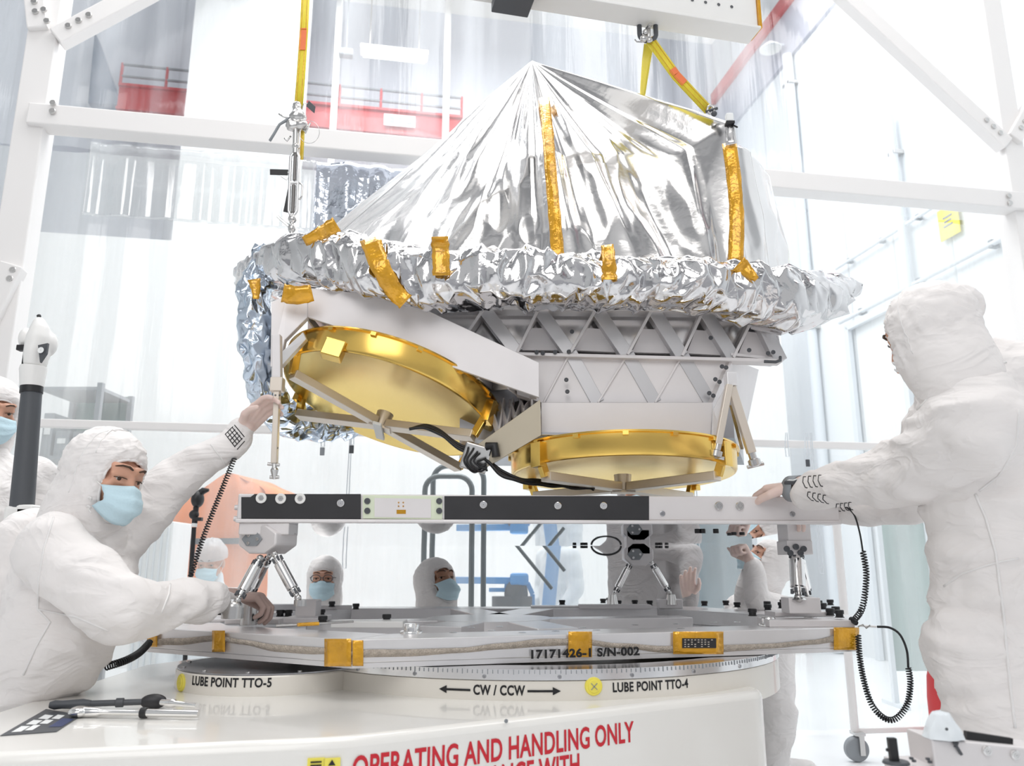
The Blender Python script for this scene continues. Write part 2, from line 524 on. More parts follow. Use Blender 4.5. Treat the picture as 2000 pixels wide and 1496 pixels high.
def bolt(name, pos, axis, r, h, m, parent, n=14, label=None):
    b = MB(); pos = Vector(pos); a = Vector(axis).normalized()
    b.lathe([(0.001, h), (r * 0.45, h), (r * 0.45, h * 0.55), (r * 0.5, h * 0.55), (r * 0.5, h), (r * 0.9, h), (r, h * 0.85), (r, 0), (0.001, 0)], pos, a, n)
    o = build(name, b, m, parent, smooth=35)
    if label: o['label'] = label
    return o
# ================================================================== the hall
def rib_mat(name, col, axis, scale, depth=0.25):
    m = mat(name, col, 0.5)
    nt = m.node_tree; b = nt.nodes['Principled BSDF']
    tc = nt.nodes.new('ShaderNodeTexCoord'); mp = nt.nodes.new('ShaderNodeMapping')
    mp.inputs['Rotation'].default_value = (0, 0, -YAW)
    w = nt.nodes.new('ShaderNodeTexWave'); w.wave_type = 'BANDS'; w.bands_direction = axis
    w.inputs['Scale'].default_value = scale; w.wave_profile = 'SAW'
    rp = nt.nodes.new('ShaderNodeMapRange')
    rp.inputs['From Min'].default_value = 0.0; rp.inputs['From Max'].default_value = 0.06
    rp.inputs['To Min'].default_value = 1 - depth; rp.inputs['To Max'].default_value = 1
    mx = nt.nodes.new('ShaderNodeMix'); mx.data_type = 'RGBA'; mx.blend_type = 'MULTIPLY'
    mx.inputs[0].default_value = 1; mx.inputs[6].default_value = (*col, 1)
    nt.links.new(tc.outputs['Object'], mp.inputs[0]); nt.links.new(mp.outputs[0], w.inputs['Vector'])
    nt.links.new(w.outputs['Fac'], rp.inputs['Value']); nt.links.new(rp.outputs[0], mx.inputs[7])
    nt.links.new(mx.outputs[2], b.inputs['Base Color'])
    return m
MT['rib_right'] = rib_mat('ribbed_white_panels', (0.80, 0.83, 0.85), 'Y', 0.33, 0.35)
MT['rib_back'] = rib_mat('ribbed_hall_panels', (0.72, 0.75, 0.81), 'X', 0.25, 0.12)
AX = (EX, EY, EZ)

def slab(name, a0, a1, b0, b1, z0, z1, m):
    k = MB(); k.box(R((a0 + a1) / 2, (b0 + b1) / 2, (z0 + z1) / 2), (a1 - a0, b1 - b0, z1 - z0), AX)
    return build(name, k, m)
structure(slab('floor', -11, 6.6, -4, 13.2, -0.1, 0.0, 'floor'))
structure(slab('wall_back', -11, 6.6, 12.8, 13.1, 0, 11, 'rib_back'))
structure(slab('wall_right', 6.2, 6.5, -4, 12.8, 0, 11, 'rib_right'))
structure(slab('wall_left', -11, -10.7, -4, 12.8, 0, 11, 'wall_panel'))

MT['contrast_wall'] = mat('grey_contrast_wall', (0.46, 0.46, 0.48), 0.6)  # dark tone chosen for contrast in the foil
MT['contrast_grey'] = mat('contrast_beam_grey', (0.20, 0.21, 0.23), 0.6)  # dark grey for beams that only serve the foil's reflections
structure(slab('added_wall_front', -11, 6.6, -4.3, -4.0, 0, 2.7, 'contrast_wall'))  # unseen low wall added behind the camera for dark foil reflections
for i in range(7):
    structure(slab('added_ceiling_beam', -11, 6.6, -3.2 + 1.75 * i, -2.5 + 1.75 * i, 10.2, 10.6, 'contrast_grey'))  # unseen dark beams added so the foil reflects contrast stripes
# grey band, rails and conduits on the right wall
q0 = PA(1455, 110, 6.1); zr = q0.z
k = MB(); k.box(R(6.13, 5.4, zr), (0.14, 14.6, 0.22), AX)
structure(build('trim_1', k, 'red_steel', bevel=0.01))
zb = PA(1540, 113, 6.15).z
k = MB(); k.box(R(6.17, 5.4, (zr - 0.11 + zb) / 2), (0.06, 14.6, abs(zr - 0.11 - zb)), AX)
structure(build('trim_2', k, 'wall_band'))
def wall_pipe(px, py, z0, z1, r, label, group=None):
    p = PA(px, py, 6.1)
    t = thing('wall_pipe', label, 'pipe', Vector((p.x, p.y, z0)), group)
    k = MB(); k.cyl(Vector((p.x, p.y, z0)), Vector((p.x, p.y, z1)), r); build('pipe_run', k, 'pipe', t, smooth=40)
    for z in (z0 + 0.4, (z0 + z1) / 2, z1 - 0.5):
        k = MB(); k.box(Vector((p.x, p.y, z)) + EX * 0.03, (2.6 * r, 2.6 * r, 0.05), AX); build('pipe_clamp', k, 'steel', t, bevel=0.004)
wall_pipe(1548, 230, 0.02, zb, 0.075, 'pale vertical pipe on the white right wall, just behind the tent')
wall_pipe(1745, 300, 0.02, 6.5, 0.05, 'slim pale vertical pipe on the right wall, behind the sloping white brace')
def conduit(px0, py0, px1, py1, r, label):
    p0 = PA(px0, py0, 6.12); p1 = PA(px1, py1, 6.12)
    z = (p0.z + p1.z) / 2; p0.z = z; p1.z = z
    t = thing('wall_conduit', label, 'conduit', (p0 + p1) / 2)
    k = MB(); k.cyl(p0, p1, r); build('conduit_run', k, 'pipe', t, smooth=40)
    for f in (0.15, 0.5, 0.85):
        k = MB(); k.box(p0.lerp(p1, f) + EX * 0.02, (3 * r, 0.05, 3 * r), AX); build('clip', k, 'mid_grey', t)
conduit(1640, 632, 2010, 436, 0.028, 'long grey conduit on the right wall running just over the right worker\'s hood')
conduit(1633, 522, 1826, 406, 0.022, 'upper grey conduit on the right wall, ending beside the yellow sign')
# sliding door outline on the right wall
pd0 = PA(1655, 640, 6.14); pd1 = PA(1760, 640, 6.14)
t = structure(thing('door_1', None, None, Vector((pd0.x, pd0.y, 0))))
for p in (pd0, pd1):
    k = MB(); k.box(Vector((p.x, p.y, pd0.z / 2)), (0.06, 0.09, pd0.z), AX); build('door_jamb', k, 'pipe', t, bevel=0.005)
k = MB(); k.bar(Vector((pd0.x, pd0.y, pd0.z)), Vector((pd1.x, pd1.y, pd0.z)), 0.06, 0.09); build('door_head', k, 'pipe', t, bevel=0.005)
# yellow sign
c = PA(1853, 433, 6.15)
t = thing('wall_sign', 'yellow square sign high on the white right wall below the crossbeam', 'sign', c)
k = MB(); k.box(c, (0.02, 0.30, 0.36), AX); build('sign_plate', k, 'sign_yellow', t, bevel=0.004)
k = MB()
for i in range(3):
    k.box(c - EX * 0.012 + EZ * (0.06 - 0.05 * i), (0.006, 0.14 - 0.03 * (i % 2), 0.02), AX)
build('sign_marks', k, 'mid_grey', t)
# wall lamp under the red rail
c = PA(1505, 95, 5.9)
t = thing('wall_lamp', 'small white shaded lamp hanging under the red rail of the right wall', 'lamp', c)
k = MB(); k.lathe([(0.03, 0.12), (0.06, 0.10), (0.17, 0.0), (0.16, -0.01)], c, EZ, 24); build('lamp_shade', k, 'wall_panel', t, smooth=50)
k = MB(); k.cyl(c + EZ * 0.1, c + EZ * 0.1 + EX * 0.25, 0.015); build('lamp_arm', k, 'pipe', t, smooth=40)

# red crane girder with railing in front of the back wall
zg = PR(640, 236, 11.9).z
g0 = PR(235, 200, 11.9); g1 = PR(900, 240, 11.9)
g0.z = g1.z = zg
t = thing('crane_girder', 'red crane girder with grey handrails crossing the hall above the white crossbeam', 'girder', (g0 + g1) / 2)
k = MB(); k.bar(g0, g1, 0.25, 0.42, EZ)
build('girder_web', k, 'red_steel', t)
for dz in (-0.2, 0.2):
    k = MB(); k.bar(g0 + EZ * dz, g1 + EZ * dz, 0.36, 0.04, EZ); build('girder_flange', k, 'red_steel', t)
for dz in (0.38, 0.58):
    k = MB(); k.cyl(g0 + EZ * dz - EY * 0.1, g1 + EZ * dz - EY * 0.1, 0.02); build('handrail', k, 'mid_grey', t, smooth=40)
for i in range(9):
    p = g0.lerp(g1, i / 8) - EY * 0.1
    k = MB(); k.cyl(p + EZ * 0.2, p + EZ * 0.6, 0.022); build('rail_post', k, 'red_steel', t, smooth=40)
c = PR(780, 250, 11.7)
k = MB(); k.box(Vector((c.x, c.y, zg)), (0.5, 0.02, 0.2), AX)
build('placard', k, 'wall_panel', t)
k = MB()
for i in range(3): k.box(Vector((c.x, c.y, zg)) + EX * (i * 0.14 - 0.12) - EY * 0.015, (0.08, 0.01, 0.1), AX)
build('placard_mark', k, 'mid_grey', t)
# bright hall panels and slim white uprights seen through the curtain
def hall_panel(x0, x1, y, b, m, name, th=.1):
    p0, p1 = PR(x0, y, b), PR(x1, y, b)
    k = MB(); k.box((p0 + p1) / 2 * 1 + EZ * (6.5 - (p0.z + p1.z) / 2), ((p1 - p0).length, th, 13.0), AX)
    return structure(build(name, k, m))
hall_panel(370, 600, 150, 11.0, 'wall_panel', 'trim_3')
hall_panel(650, 662, 150, 11.3, 'white_paint', 'trim_4'); hall_panel(866, 878, 150, 11.3, 'white_paint', 'trim_5')
structure(slab('trim_6', -10.5, 5.6, 10.0, 10.1, 0, 5.1, 'wall_panel'))
# hall lamps on the ceiling level behind the clean tent
def tube_lamp(px, py, w, label):
    c = PR(px, py, 11.2)
    t = thing('ceiling_light', label, 'light', c)
    k = MB(); k.box(c + EZ * 0.06, (w + 0.1, 0.22, 0.08), AX); build('lamp_housing', k, 'wall_panel', t, bevel=0.01)
    k = MB(); k.cyl(c - EX * w / 2, c + EX * w / 2, 0.06); build('lamp_tube', k, 'lamp', t, smooth=40)
    for s in (-1, 1):
        k = MB(); k.cyl(c + EX * (s * w * 0.4) + EZ * 0.1, c + EX * (s * w * 0.4) + EZ * 2.5, 0.01, n=8); build('lamp_wire', k, 'steel', t)
tube_lamp(770, 110, 0.95, 'glowing white tube light hanging in the hall, upper left of the foil peak')
c = PR(676, 104, 11.2)
t = thing('hoist_hook', 'small dark hook block hanging in the hall beside the glowing tube light', 'hook', c)
k = MB(); k.box(c, (0.22, 0.14, 0.12), AX); build('hook_block', k, 'mid_grey', t, bevel=0.02)
k = MB(); k.cyl(c, c + EZ * 3, 0.012, n=8); build('hoist_rope', k, 'mid_grey', t)
MT['slate'] = mat('slate_paint', (0.13, 0.18, 0.26), 0.5)
# slate-coloured sloping stair stringer and pillar on the left of the back wall
pa, pb, pc2 = PR(185, 62, 12.4), PR(172, 200, 12.4), PR(235, 205, 12.4)
k = MB(); k.prism([pa, pb, pc2], EY * 0.3)
tag(build('gantry_gusset', k, 'slate'), 'dark slate triangular gusset of the crane gantry at the left of the hall', 'gusset')

# ================================================================== white steel frame of the clean tent
BF = 5.17
TW = 0.145
t_frame = thing('tent_frame', 'white steel frame of the clean tent with column, crossbeam, rail and braces', 'frame', R(-0.5, BF, 0))
zbeam = (PR(100, 217, BF).z + PR(1970, 393, BF).z) / 2 - 0.075
cl = PR(72, 217, BF); cr = PR(1984, 420, BF)
for c in (cl, cr):
    k = MB(); k.box(Vector((c.x, c.y, 3.6)), (0.18, 0.18, 7.2), AX); build('column', k, 'tube_paint', t_frame, bevel=0.008)
k = MB(); k.bar(Vector((cl.x, cl.y, zbeam)) - EY * 0.06, Vector((cr.x, cr.y, zbeam)) - EY * 0.06, TW, TW, EZ); build('crossbeam', k, 'tube_paint', t_frame, bevel=0.008)
zrail = (PR(80, 828, BF).z + PR(1600, 868, BF).z) / 2
k = MB(); k.bar(Vector((cl.x, cl.y, zrail)), Vector((cr.x, cr.y, zrail)), 0.05, 0.05, EZ); build('rail', k, 'tube_paint', t_frame, bevel=0.005)
def brace(x0, y0, x1, y1, e=1.0):
    p0 = PR(x0, y0, BF - 0.08); p1 = PR(x1, y1, BF - 0.08)
    p1 = p0 + (p1 - p0) * e
    k = MB(); k.bar(p0, p1, 0.125, 0.1, EY); o = build('brace', k, 'tube_paint', t_frame, bevel=0.008)
    d = (p1 - p0).normalized()
    for i in range(3):
        bolt('bolt', p0 + d * (0.10 + 0.075 * i) - EY * 0.05 + EZ * 0.01, -EY, 0.02, 0.015, 'steel', o)
brace(112, 78, 262, -2, 2.2)
brace(1962, 285, 1655, 0, 1.6)
brace(1975, 275, 2030, 180, 2.0)
brace(78, 62, 64, -60, 1.5)
for (x, y) in ((104, 202), (103, 218), (1970, 383), (1972, 397), (86, 20), (92, 42), (20, 545), (26, 528)):
    bolt('bolt', PR(x, y, BF - 0.14), -EY, 0.02, 0.014, 'steel', t_frame)
p0 = PR(-30, 640, BF - 0.1); p1 = PR(28, 520, BF - 0.1)
k = MB(); k.bar(p0, p1, 0.13, 0.1, EY); build('brace', k, 'tube_paint', t_frame, bevel=0.008)

def curtain(name, a0, a1, b, z0, z1, m, label, cat, amp=0.035, na=260, nz=8, seed=0.0, per=1.0):
    rows = []
    for j in range(nz + 1):
        z = z0 + (z1 - z0) * j / nz
        row = []
        for i in range(na + 1):
            a = a0 + (a1 - a0) * i / na
            d = amp * (noise.noise(Vector((a * 2.6 * per, z * 0.25, seed))) + 0.5 * noise.noise(Vector((a * 7 * per, z * 0.4, seed + 4))))
            row.append(R(a, b + d, z))
        rows.append(row)
    k = MB(); k.grid(rows)
    return tag(build(name, k, m, smooth=180, solid=0.003), label, cat)
curtain('plastic_curtain', -8.5, 6.0, BF + 0.16, 0.03, zbeam - 0.1, 'film_low', 'milky clear plastic curtain hanging below the white crossbeam down to the floor', 'curtain', seed=1)
curtain('plastic_curtain', -8.5, 6.0, BF + 0.2, zbeam - 0.05, 8.0, 'film', 'clear plastic curtain stretched above the white crossbeam', 'curtain', seed=9)
# glossy film strips hanging just under the crossbeam
def film_strip(x0, x1, y1, label, m, seed, amp):
    p0 = PR(x0, 300, BF + 0.03); p1 = PR(x1, 300, BF + 0.03)
    a0 = p0.dot(EX); a1 = p1.dot(EX)
    z0 = PR((x0 + x1) / 2, y1, BF + 0.03).z
    curtain('film_strip', a0, a1, BF + 0.075, z0, zbeam - 0.06, m, label, 'curtain', amp, 110, 22, seed, 2.4)
film_strip(170, 615, 430, 'long glossy clear film valance under the crossbeam left of the yellow sling', 'film_bright', 21, 0.03)
MT['film_mirror'] = foil_mat('mirror_film', (0.66, 0.70, 0.78), 0.08, 5.0, 12.0, 1.0)
film_strip(618, 800, 470, 'crinkled silvery mirror film strip hanging behind the left slope of the foil tent', 'film_mirror', 33, 0.05)
# ================================================================== turntable base
ZB, ZD0, ZD1 = 0.727, 0.815, 0.895            # top of base, underside and top of the deck
DC = Vector((0.08, 3.37, 0))                 # turntable axis
t_base = thing('turntable_base', 'cream white turntable base with round drum and red lettering, carrying the metal deck', 'turntable', (0.0, 3.0, 0))
p675 = PZ(675, 1441, ZB); p0b = PZ(0, 1472, ZB)
fd = (PZ(1480, 1350, ZB) - p675); fd.z = 0; fd.normalize()          # direction of the right part of the front
fn = Vector((fd.y, -fd.x, 0))                                          # pointing towards the camera
L_right = (PZ(1514, 1346, ZB) - p675).length
pr_end = p675 + fd * (L_right - 0.10)
ld = (p675 - p0b); ld.z = 0; ld.normalize()
pl = p675 - ld * 0.98
back_l = PZ(115, 1350, ZB)
bdir = (back_l - pl); bdir.z = 0; bdir.normalize()
outline = [pl, p675 - ld * 0.06]
for i in range(1, 6):                                                  # soft bend
    f = i / 6
    outline.append((p675 - ld * 0.06) * (1 - f) ** 2 + p675 * (2 * f * (1 - f)) + (p675 + fd * 0.06) * f * f)
outline.append(p675 + fd * 0.06)
cc = pr_end - fn * 0.10
for i in range(0, 10):
    a = PI / 2 * i / 9
    outline.append(cc + fn * (0.10 * math.cos(a)) + fd * (0.10 * math.sin(a)))
outline += [cc + fd * 0.1 - fn * 1.2, Vector((0.4, 4.3, ZB)), Vector((-1.0, 4.2, ZB)), pl + bdir * 1.6]
for p in outline: p.z = 0
k = MB(); k.prism([p + EZ * 0.02 for p in outline], EZ * (ZB - 0.02))
build('housing', k, 'base_paint', t_base, smooth=30, bevel=0.022, seg=3)
k = MB()
R1 = 0.94
k.lathe([(0.4, ZD0 - 0.03), (R1 - 0.02, ZD0 - 0.03), (R1, ZD0 - 0.035), (R1, ZB - 0.05)], DC, EZ, 128)
build('drum', k, 'cream_paint', t_base, smooth=40)
k = MB()
k.lathe([(R1 - 0.1, ZD0 - 0.002), (R1 + 0.004, ZD0 - 0.002), (R1 + 0.004, ZD0 - 0.032), (R1 - 0.01, ZD0 - 0.032)], DC, EZ, 128)
build('chrome_ring', k, 'alu_bright', t_base, smooth=40)
# slots in the chrome ring
k = MB()
for i in range(150):
    a = -PI / 2 + (i - 75) * 0.016
    d = Vector((math.cos(a), math.sin(a), 0))
    k.box(DC + d * (R1 + 0.004) + EZ * (ZD0 - 0.009), (0.004, 0.0016, 0.010 if i % 5 else 0.014), (d, Vector((-d.y, d.x, 0)), EZ))
build('scale_marks', k, 'mid_grey', t_base)
for i in range(7):
    a = -PI / 2 + (i - 3) * 0.23 + 0.06
    d = Vector((math.cos(a), math.sin(a), 0))
    bolt('ring_screw', DC + d * (R1 + 0.003) + EZ * (ZD0 - 0.022), d, 0.006, 0.004, 'alu_dark', t_base, 10)
LC = Vector((-0.79, 2.82, 0)); LR = 0.31
k = MB(); k.lathe([(LR, ZB - 0.05), (LR, ZD0 - 0.035), (LR - 0.004, ZD0 - 0.031)], LC, EZ, 96)
build('pinion_housing', k, 'cream_paint', t_base, smooth=40)
k = MB(); k.lathe([(LR - 0.004, ZD0 - 0.030), (LR - 0.004, ZD0 - 0.026), (0.001, ZD0 - 0.026)], LC, EZ, 96)
o = build('cover_plate', k, 'alu_dark', t_base, smooth=40)
for i in range(12):
    a = 2 * PI * i / 12
    bolt('cover_screw', LC + Vector((math.cos(a) * (LR - 0.02), math.sin(a) * (LR - 0.02), ZD0 - 0.026)), EZ, 0.007, 0.005, 'steel', o, 10)
# lettering
def wrap_text(name, txt, size, centre, rad, px, py, m, parent, bold=0.0, space=1.0, lift=0.0012, xs=1.0):
    p = None                                   # hit the cylinder with the picture ray
    r = ray(px, py); o2 = CAM - centre; o2.z = 0; r2 = Vector((r.x, r.y, 0))
    A = r2.dot(r2); B = 2 * o2.dot(r2); C_ = o2.dot(o2) - rad * rad
    tt = (-B - math.sqrt(B * B - 4 * A * C_)) / (2 * A)
    h = CAM + r * tt
    a0 = math.atan2(h.y - centre.y, h.x - centre.x)
    vs, fs, w = text_mesh(txt, size, bold, space)
    k = MB(); rr = rad + lift
    k.add([Vector((centre.x + rr * math.cos(a0 + v.x / rad), centre.y + rr * math.sin(a0 + v.x / rad), h.z + v.y)) for v in [Vector((q_.x * xs, q_.y, 0)) for q_ in vs]], fs)
    return build(name, k, m, parent), a0, h.z
wrap_text('lettering', 'LUBE POINT TTO-5', 0.036, LC, LR, 443, 1334, 'ink', t_base, 0.0010, 1.06, xs=.82)
o, aL, zL = wrap_text('lettering', 'LUBE POINT TTO-4', 0.036, DC, R1, 1274, 1340, 'ink', t_base, 0.0010, 1.06, xs=.78)
o, aC, zC = wrap_text('lettering', 'CW / CCW', 0.037, DC, R1, 974, 1349, 'ink', t_base, 0.0012, 1.06, xs=.77)
def on_drum(a, z, lift=0.002):
    return Vector((DC.x + (R1 + lift) * math.cos(a), DC.y + (R1 + lift) * math.sin(a), z))
for sgn in (-1, 1):
    k = MB()
    a0 = aC + sgn * 0.088; a1 = aC + sgn * 0.165
    pts = [a0 + (a1 - a0) * i / 8 for i in range(9)]
    for i in range(8):
        k.add([on_drum(pts[i], zC - .003), on_drum(pts[i + 1], zC - .003), on_drum(pts[i + 1], zC + .003), on_drum(pts[i], zC + .003)], [(0, 1, 2, 3)])
    a2 = aC + sgn * 0.19
    k.add([on_drum(a1, zC - .011), on_drum(a2, zC), on_drum(a1, zC + .011)], [(0, 1, 2)])
    build('arrow', k, 'ink', t_base)
def lube_cap(centre, rad, px, py, with_x):
    r = ray(px, py); o2 = CAM - centre; o2.z = 0; r2 = Vector((r.x, r.y, 0))
    A = r2.dot(r2); B = 2 * o2.dot(r2); C_ = o2.dot(o2) - rad * rad
    tt = (-B - math.sqrt(max(0, B * B - 4 * A * C_))) / (2 * A)
    h = CAM + r * tt
    n = (h - centre); n.z = 0; n.normalize()
    k = MB(); k.lathe([(0.001, 0.009), (0.017, 0.009), (0.018, 0.006), (0.024, 0.006), (0.026, 0.003), (0.026, -0.002)], h, n, 32)
    o = build('lube_cap', k, 'sign_yellow', t_base, smooth=35)
    if with_x:
        u = Vector((-n.y, n.x, 0))
        k = MB()
        for s in (-1, 1):
            k.bar(h + n * 0.0095 - (u + EZ * s) * 0.009, h + n * 0.0095 + (u + EZ * s) * 0.009, 0.002, 0.002)
        build('cap_slot', k, 'mid_grey', o)
lube_cap(DC, R1, 1159, 1340, True)
lube_cap(LC, LR, 355, 1333, False)
# red lettering on the flat front of the housing
def flat_text(txt, size, px, py, o, n, u, m, parent, bold, xs=1.0):
    c = PP(px, py, o, n) + n * 0.0015
    vs, fs, w = text_mesh(txt, size, bold, 1.03)
    k = MB(); k.add([c + u * (v.x * xs) + EZ * v.y for v in vs], fs)
    return build('lettering', k, m, parent), c
flat_text('OPERATING AND HANDLING ONLY', 0.073, 990, 1464, p675, fn, fd, 'red_ink', t_base, 0.0016, .66)
flat_text('IN ACCORDANCE WITH', 0.073, 955, 1522, p675, fn, fd, 'red_ink', t_base, 0.0016, .66)
c = PP(620, 1491, p675, Vector((ld.y, -ld.x, 0)))
nl = Vector((ld.y, -ld.x, 0))
for i, px in enumerate((617, 648)):
    c = PP(px, 1494, p675, nl) + nl * 0.002
    k = MB(); k.box(c, (0.037, 0.003, 0.03), (ld, nl, EZ)); o = build('hazard_label', k, 'sign_yellow', t_base)
    k = MB()
    if i: k.add([c + nl * .003 + ld * -.008, c + nl * .003 + ld * .008, c + nl * .003 + EZ * .012], [(0, 1, 2)])
    else:
        for j in range(3): k.box(c + nl * .003 + EZ * (.007 - .007 * j), (.024, .001, .003), (ld, nl, EZ))
    build('label_mark', k, 'ink', o)
bolt('set_screw', PP(988, 1408, p675 , fn), fn, 0.005, 0.003, 'mid_grey', t_base, 10)

# label strip and tools lying on the left of the base
q = [PZ(5, 1436, ZB), PZ(108, 1432, ZB), PZ(150, 1398, ZB), PZ(108, 1384, ZB)]
q = [PZ(0, 1438, ZB), PZ(110, 1430, ZB), PZ(160, 1398, ZB), PZ(90, 1386, ZB)]
k = MB(); k.prism([p + EZ * 0.0005 for p in q], EZ * 0.0015)
o = build('name_plate', k, 'dark_grey', t_base)
k = MB()
def qpt(u, v): return (q[0] * (1 - u) + q[1] * u) * (1 - v) + (q[3] * (1 - u) + q[2] * u) * v + EZ * 0.0028
for (u0, u1, v0, v1) in ((.12, .3, .08, .3), (.33, .48, .12, .34), (.15, .36, .36, .54), (.40, .58, .40, .58), (.2, .42, .6, .78), (.48, .66, .64, .84)):
    k.add([qpt(u0, v0), qpt(u1, v0), qpt(u1, v1), qpt(u0, v1)], [(0, 1, 2, 3)])
build('plate_mark', k, 'wall_panel', o)
k = MB(); k.add([qpt(.70, .25), qpt(.97, .25), qpt(.97, .7), qpt(.70, .7)], [(0, 1, 2, 3)])
build('plate_badge', k, 'navy', o)

zt = ZB + 0.018
def ztool(px, py, h=0.018): return PZ(px, py, ZB + h)
t = thing('torque_wrench', 'black handled torque wrench with chrome socket lying on the white base', 'wrench', ztool(250, 1385, 0))
a, b2 = ztool(97, 1377), ztool(300, 1370)
dd = (b2 - a).normalized()
k = MB(); k.tube([a, a + dd * .012, a + dd * .03, a + dd * .08, a + dd * .10], [.008, .012, .0105, .013, .009], 16); build('grip', k, 'dark_grey', t, smooth=50)
k = MB(); k.tube([a + dd * .10, a + dd * .16, a + dd * .162, a + dd * .18, a + dd * .182, b2], [.008, .008, .012, .012, .008, .008], 14); build('shaft', k, 'dark_grey', t, smooth=40)
hx, hy, hz = frame_of(dd, EZ)
k = MB(); k.ball(b2, (.016, .02, .034), (hx, hy, dd)); build('ratchet_head', k, 'black_panel', t, smooth=180)
e = ztool(385, 1378); d2 = (e - b2).normalized()
k = MB(); k.tube([b2 + d2 * .03, b2 + d2 * .05, b2 + d2 * .05, b2 + d2 * .075, b2 + d2 * .08, e], [.008, .008, .011, .011, .007, .007], 16); build('socket', k, 'chrome', t, smooth=40)
t = thing('ratchet', 'bare chrome ratchet with round head lying beside the black torque wrench', 'wrench', ztool(250, 1398, 0))
a, b2 = ztool(155, 1390, .014), ztool(388, 1394, .014)
dd = (b2 - a).normalized()
k = MB(); k.ball(a, (.026, .026, .014)); build('round_head', k, 'chrome', t, smooth=180)
k = MB(); k.tube([a, a + dd * .05, a + dd * .06, a + dd * .17], [.014, .011, .007, .007], 14); build('handle', k, 'chrome', t, smooth=40)
k = MB(); k.tube([a + dd * .165, a + dd * .18], [.013, .013], 14); build('collar', k, 'black', t, smooth=40)
k = MB(); k.tube([a + dd * .18, b2], [.010, .009], 14); build('socket_bit', k, 'chrome', t, smooth=40)

# ================================================================== deck
t_deck = thing('rotary_deck', 'wide polished aluminium deck plate with pockets, taped braid and clamp blocks on the turntable', 'deck', (0.0, 3.4, ZD0))
A_ = PZ(690, 1249, ZD1); B_ = PZ(1675, 1225, ZD1); F_ = PZ(292, 1226, ZD1)
poly = [A_, B_, Vector((1.5, 3.62, ZD1)), Vector((0.95, 4.42, ZD1)), Vector((-1.0, 4.42, ZD1)), Vector((-1.6, 3.55, ZD1)), F_]
cen = sum(poly, Vector()) / len(poly)
inner = [cen + (p - cen) * 0.80 for p in poly]
k = MB(); k.prism([p - EZ * (ZD1 - ZD0) for p in poly], EZ * 0.014); build('bottom_plate', k, 'alu', t_deck)
n = len(poly)
k = MB()
for i in range(n):
    j = (i + 1) % n
    k.prism([poly[i] - EZ * .066, poly[j] - EZ * .066, inner[j] - EZ * .066, inner[i] - EZ * .066], EZ * .066)
build('rim_frame', k, 'alu', t_deck, bevel=0.003)
k = MB()
def beam2(p, q, w):
    d = (q - p); d.z = 0; d.normalize(); s = Vector((-d.y, d.x, 0)) * w / 2
    k.prism([p - s - EZ * .066, q - s - EZ * .066, q + s - EZ * .066, p + s - EZ * .066], EZ * .0645)
beam2(PZ(860, 1222, ZD1), PZ(1060, 1186, ZD1), 0.16)
beam2(PZ(600, 1212, ZD1), PZ(1340, 1203, ZD1), 0.14)
beam2(PZ(1090, 1226, ZD1), PZ(900, 1186, ZD1), 0.15)
build('web', k, 'alu', t_deck, bevel=0.003)
k = MB(); k.prism([cen + Vector((math.cos(a) * .26, math.sin(a) * .26, -.066)) for a in [2 * PI * i / 40 for i in range(40)]], EZ * .0655)
build('hub', k, 'alu', t_deck, smooth=40)
fAB = (B_ - A_).normalized(); nAB = Vector((fAB.y, -fAB.x, 0))
fFA = (A_ - F_).normalized(); nFA = Vector((fFA.y, -fFA.x, 0))
def onAB(px, py, l=0.0): return PP(px, py, A_, nAB) + nAB * l
def onFA(px, py, l=0.0): return PP(px, py, A_, nFA) + nFA * l
# tan braid taped along the rim
path = [onFA(296, 1254, .004), onFA(340, 1253, .004), onFA(430, 1247, .004), onFA(475, 1254, .004), onFA(540, 1266, .004), onFA(600, 1270, .004), onFA(655, 1272, .004), onFA(688, 1277, .004),
        onAB(715, 1276, .004), onAB(800, 1275, .004), onAB(900, 1270, .004), onAB(980, 1262, .004), onAB(1060, 1255, .004), onAB(1130, 1253, .004), onAB(1210, 1261, .004), onAB(1300, 1268, .004), onAB(1400, 1267, .004), onAB(1500, 1262, .004), onAB(1590, 1254, .004), onAB(1640, 1246, .004), onAB(1672, 1243, .004)]
k = MB()
vs = []
for i, p in enumerate(path):
    nn = nFA if i < 8 else nAB
    wv = 0.0095 + 0.002 * math.sin(i * 1.7)
    vs.append([p + EZ * wv, p + nn * .004 + EZ * wv * .5, p + nn * .005 - EZ * wv * .3, p - EZ * wv - nn * .003])
# resample for a soft line
rows = []
for i in range(len(vs) - 1):
    for s in range(6):
        f = s / 6; f2 = f * f * (3 - 2 * f)
        rows.append([a_.lerp(b_, f) + EZ * ((b_.z - a_.z) * (f2 - f)) for a_, b_ in zip(vs[i], vs[i + 1])])
rows.append(vs[-1])
k.grid(rows); build('braid', k, 'cord_braid', t_deck, smooth=180)
def tape(fn_, x0, x1, y0, y1, name='tape', l=0.0095):
    pts = []
    k = MB()
    rows = []
    for j in range(7):
        y = y0 + (y1 - y0) * j / 6
        rows.append([fn_(x0 + (x1 - x0) * i / 5, y, l + 0.0015 * noise.noise(Vector((i * 2.1 + x0, j * 1.9, 3)))) for i in range(6)])
    # fold onto the deck top
    k.grid(rows)
    return build(name, k, 'kapton', t_deck, smooth=180, solid=0.0008)
tape(onFA, 292, 312, 1224, 1263); tape(onFA, 419, 444, 1231, 1273); tape(onFA, 638, 690, 1247, 1301); tape(onAB, 688, 709, 1250, 1300)
tape(onAB, 1108, 1154, 1233, 1283); tape(onAB, 1312, 1410, 1233, 1277); tape(onAB, 1625, 1674, 1225, 1269)
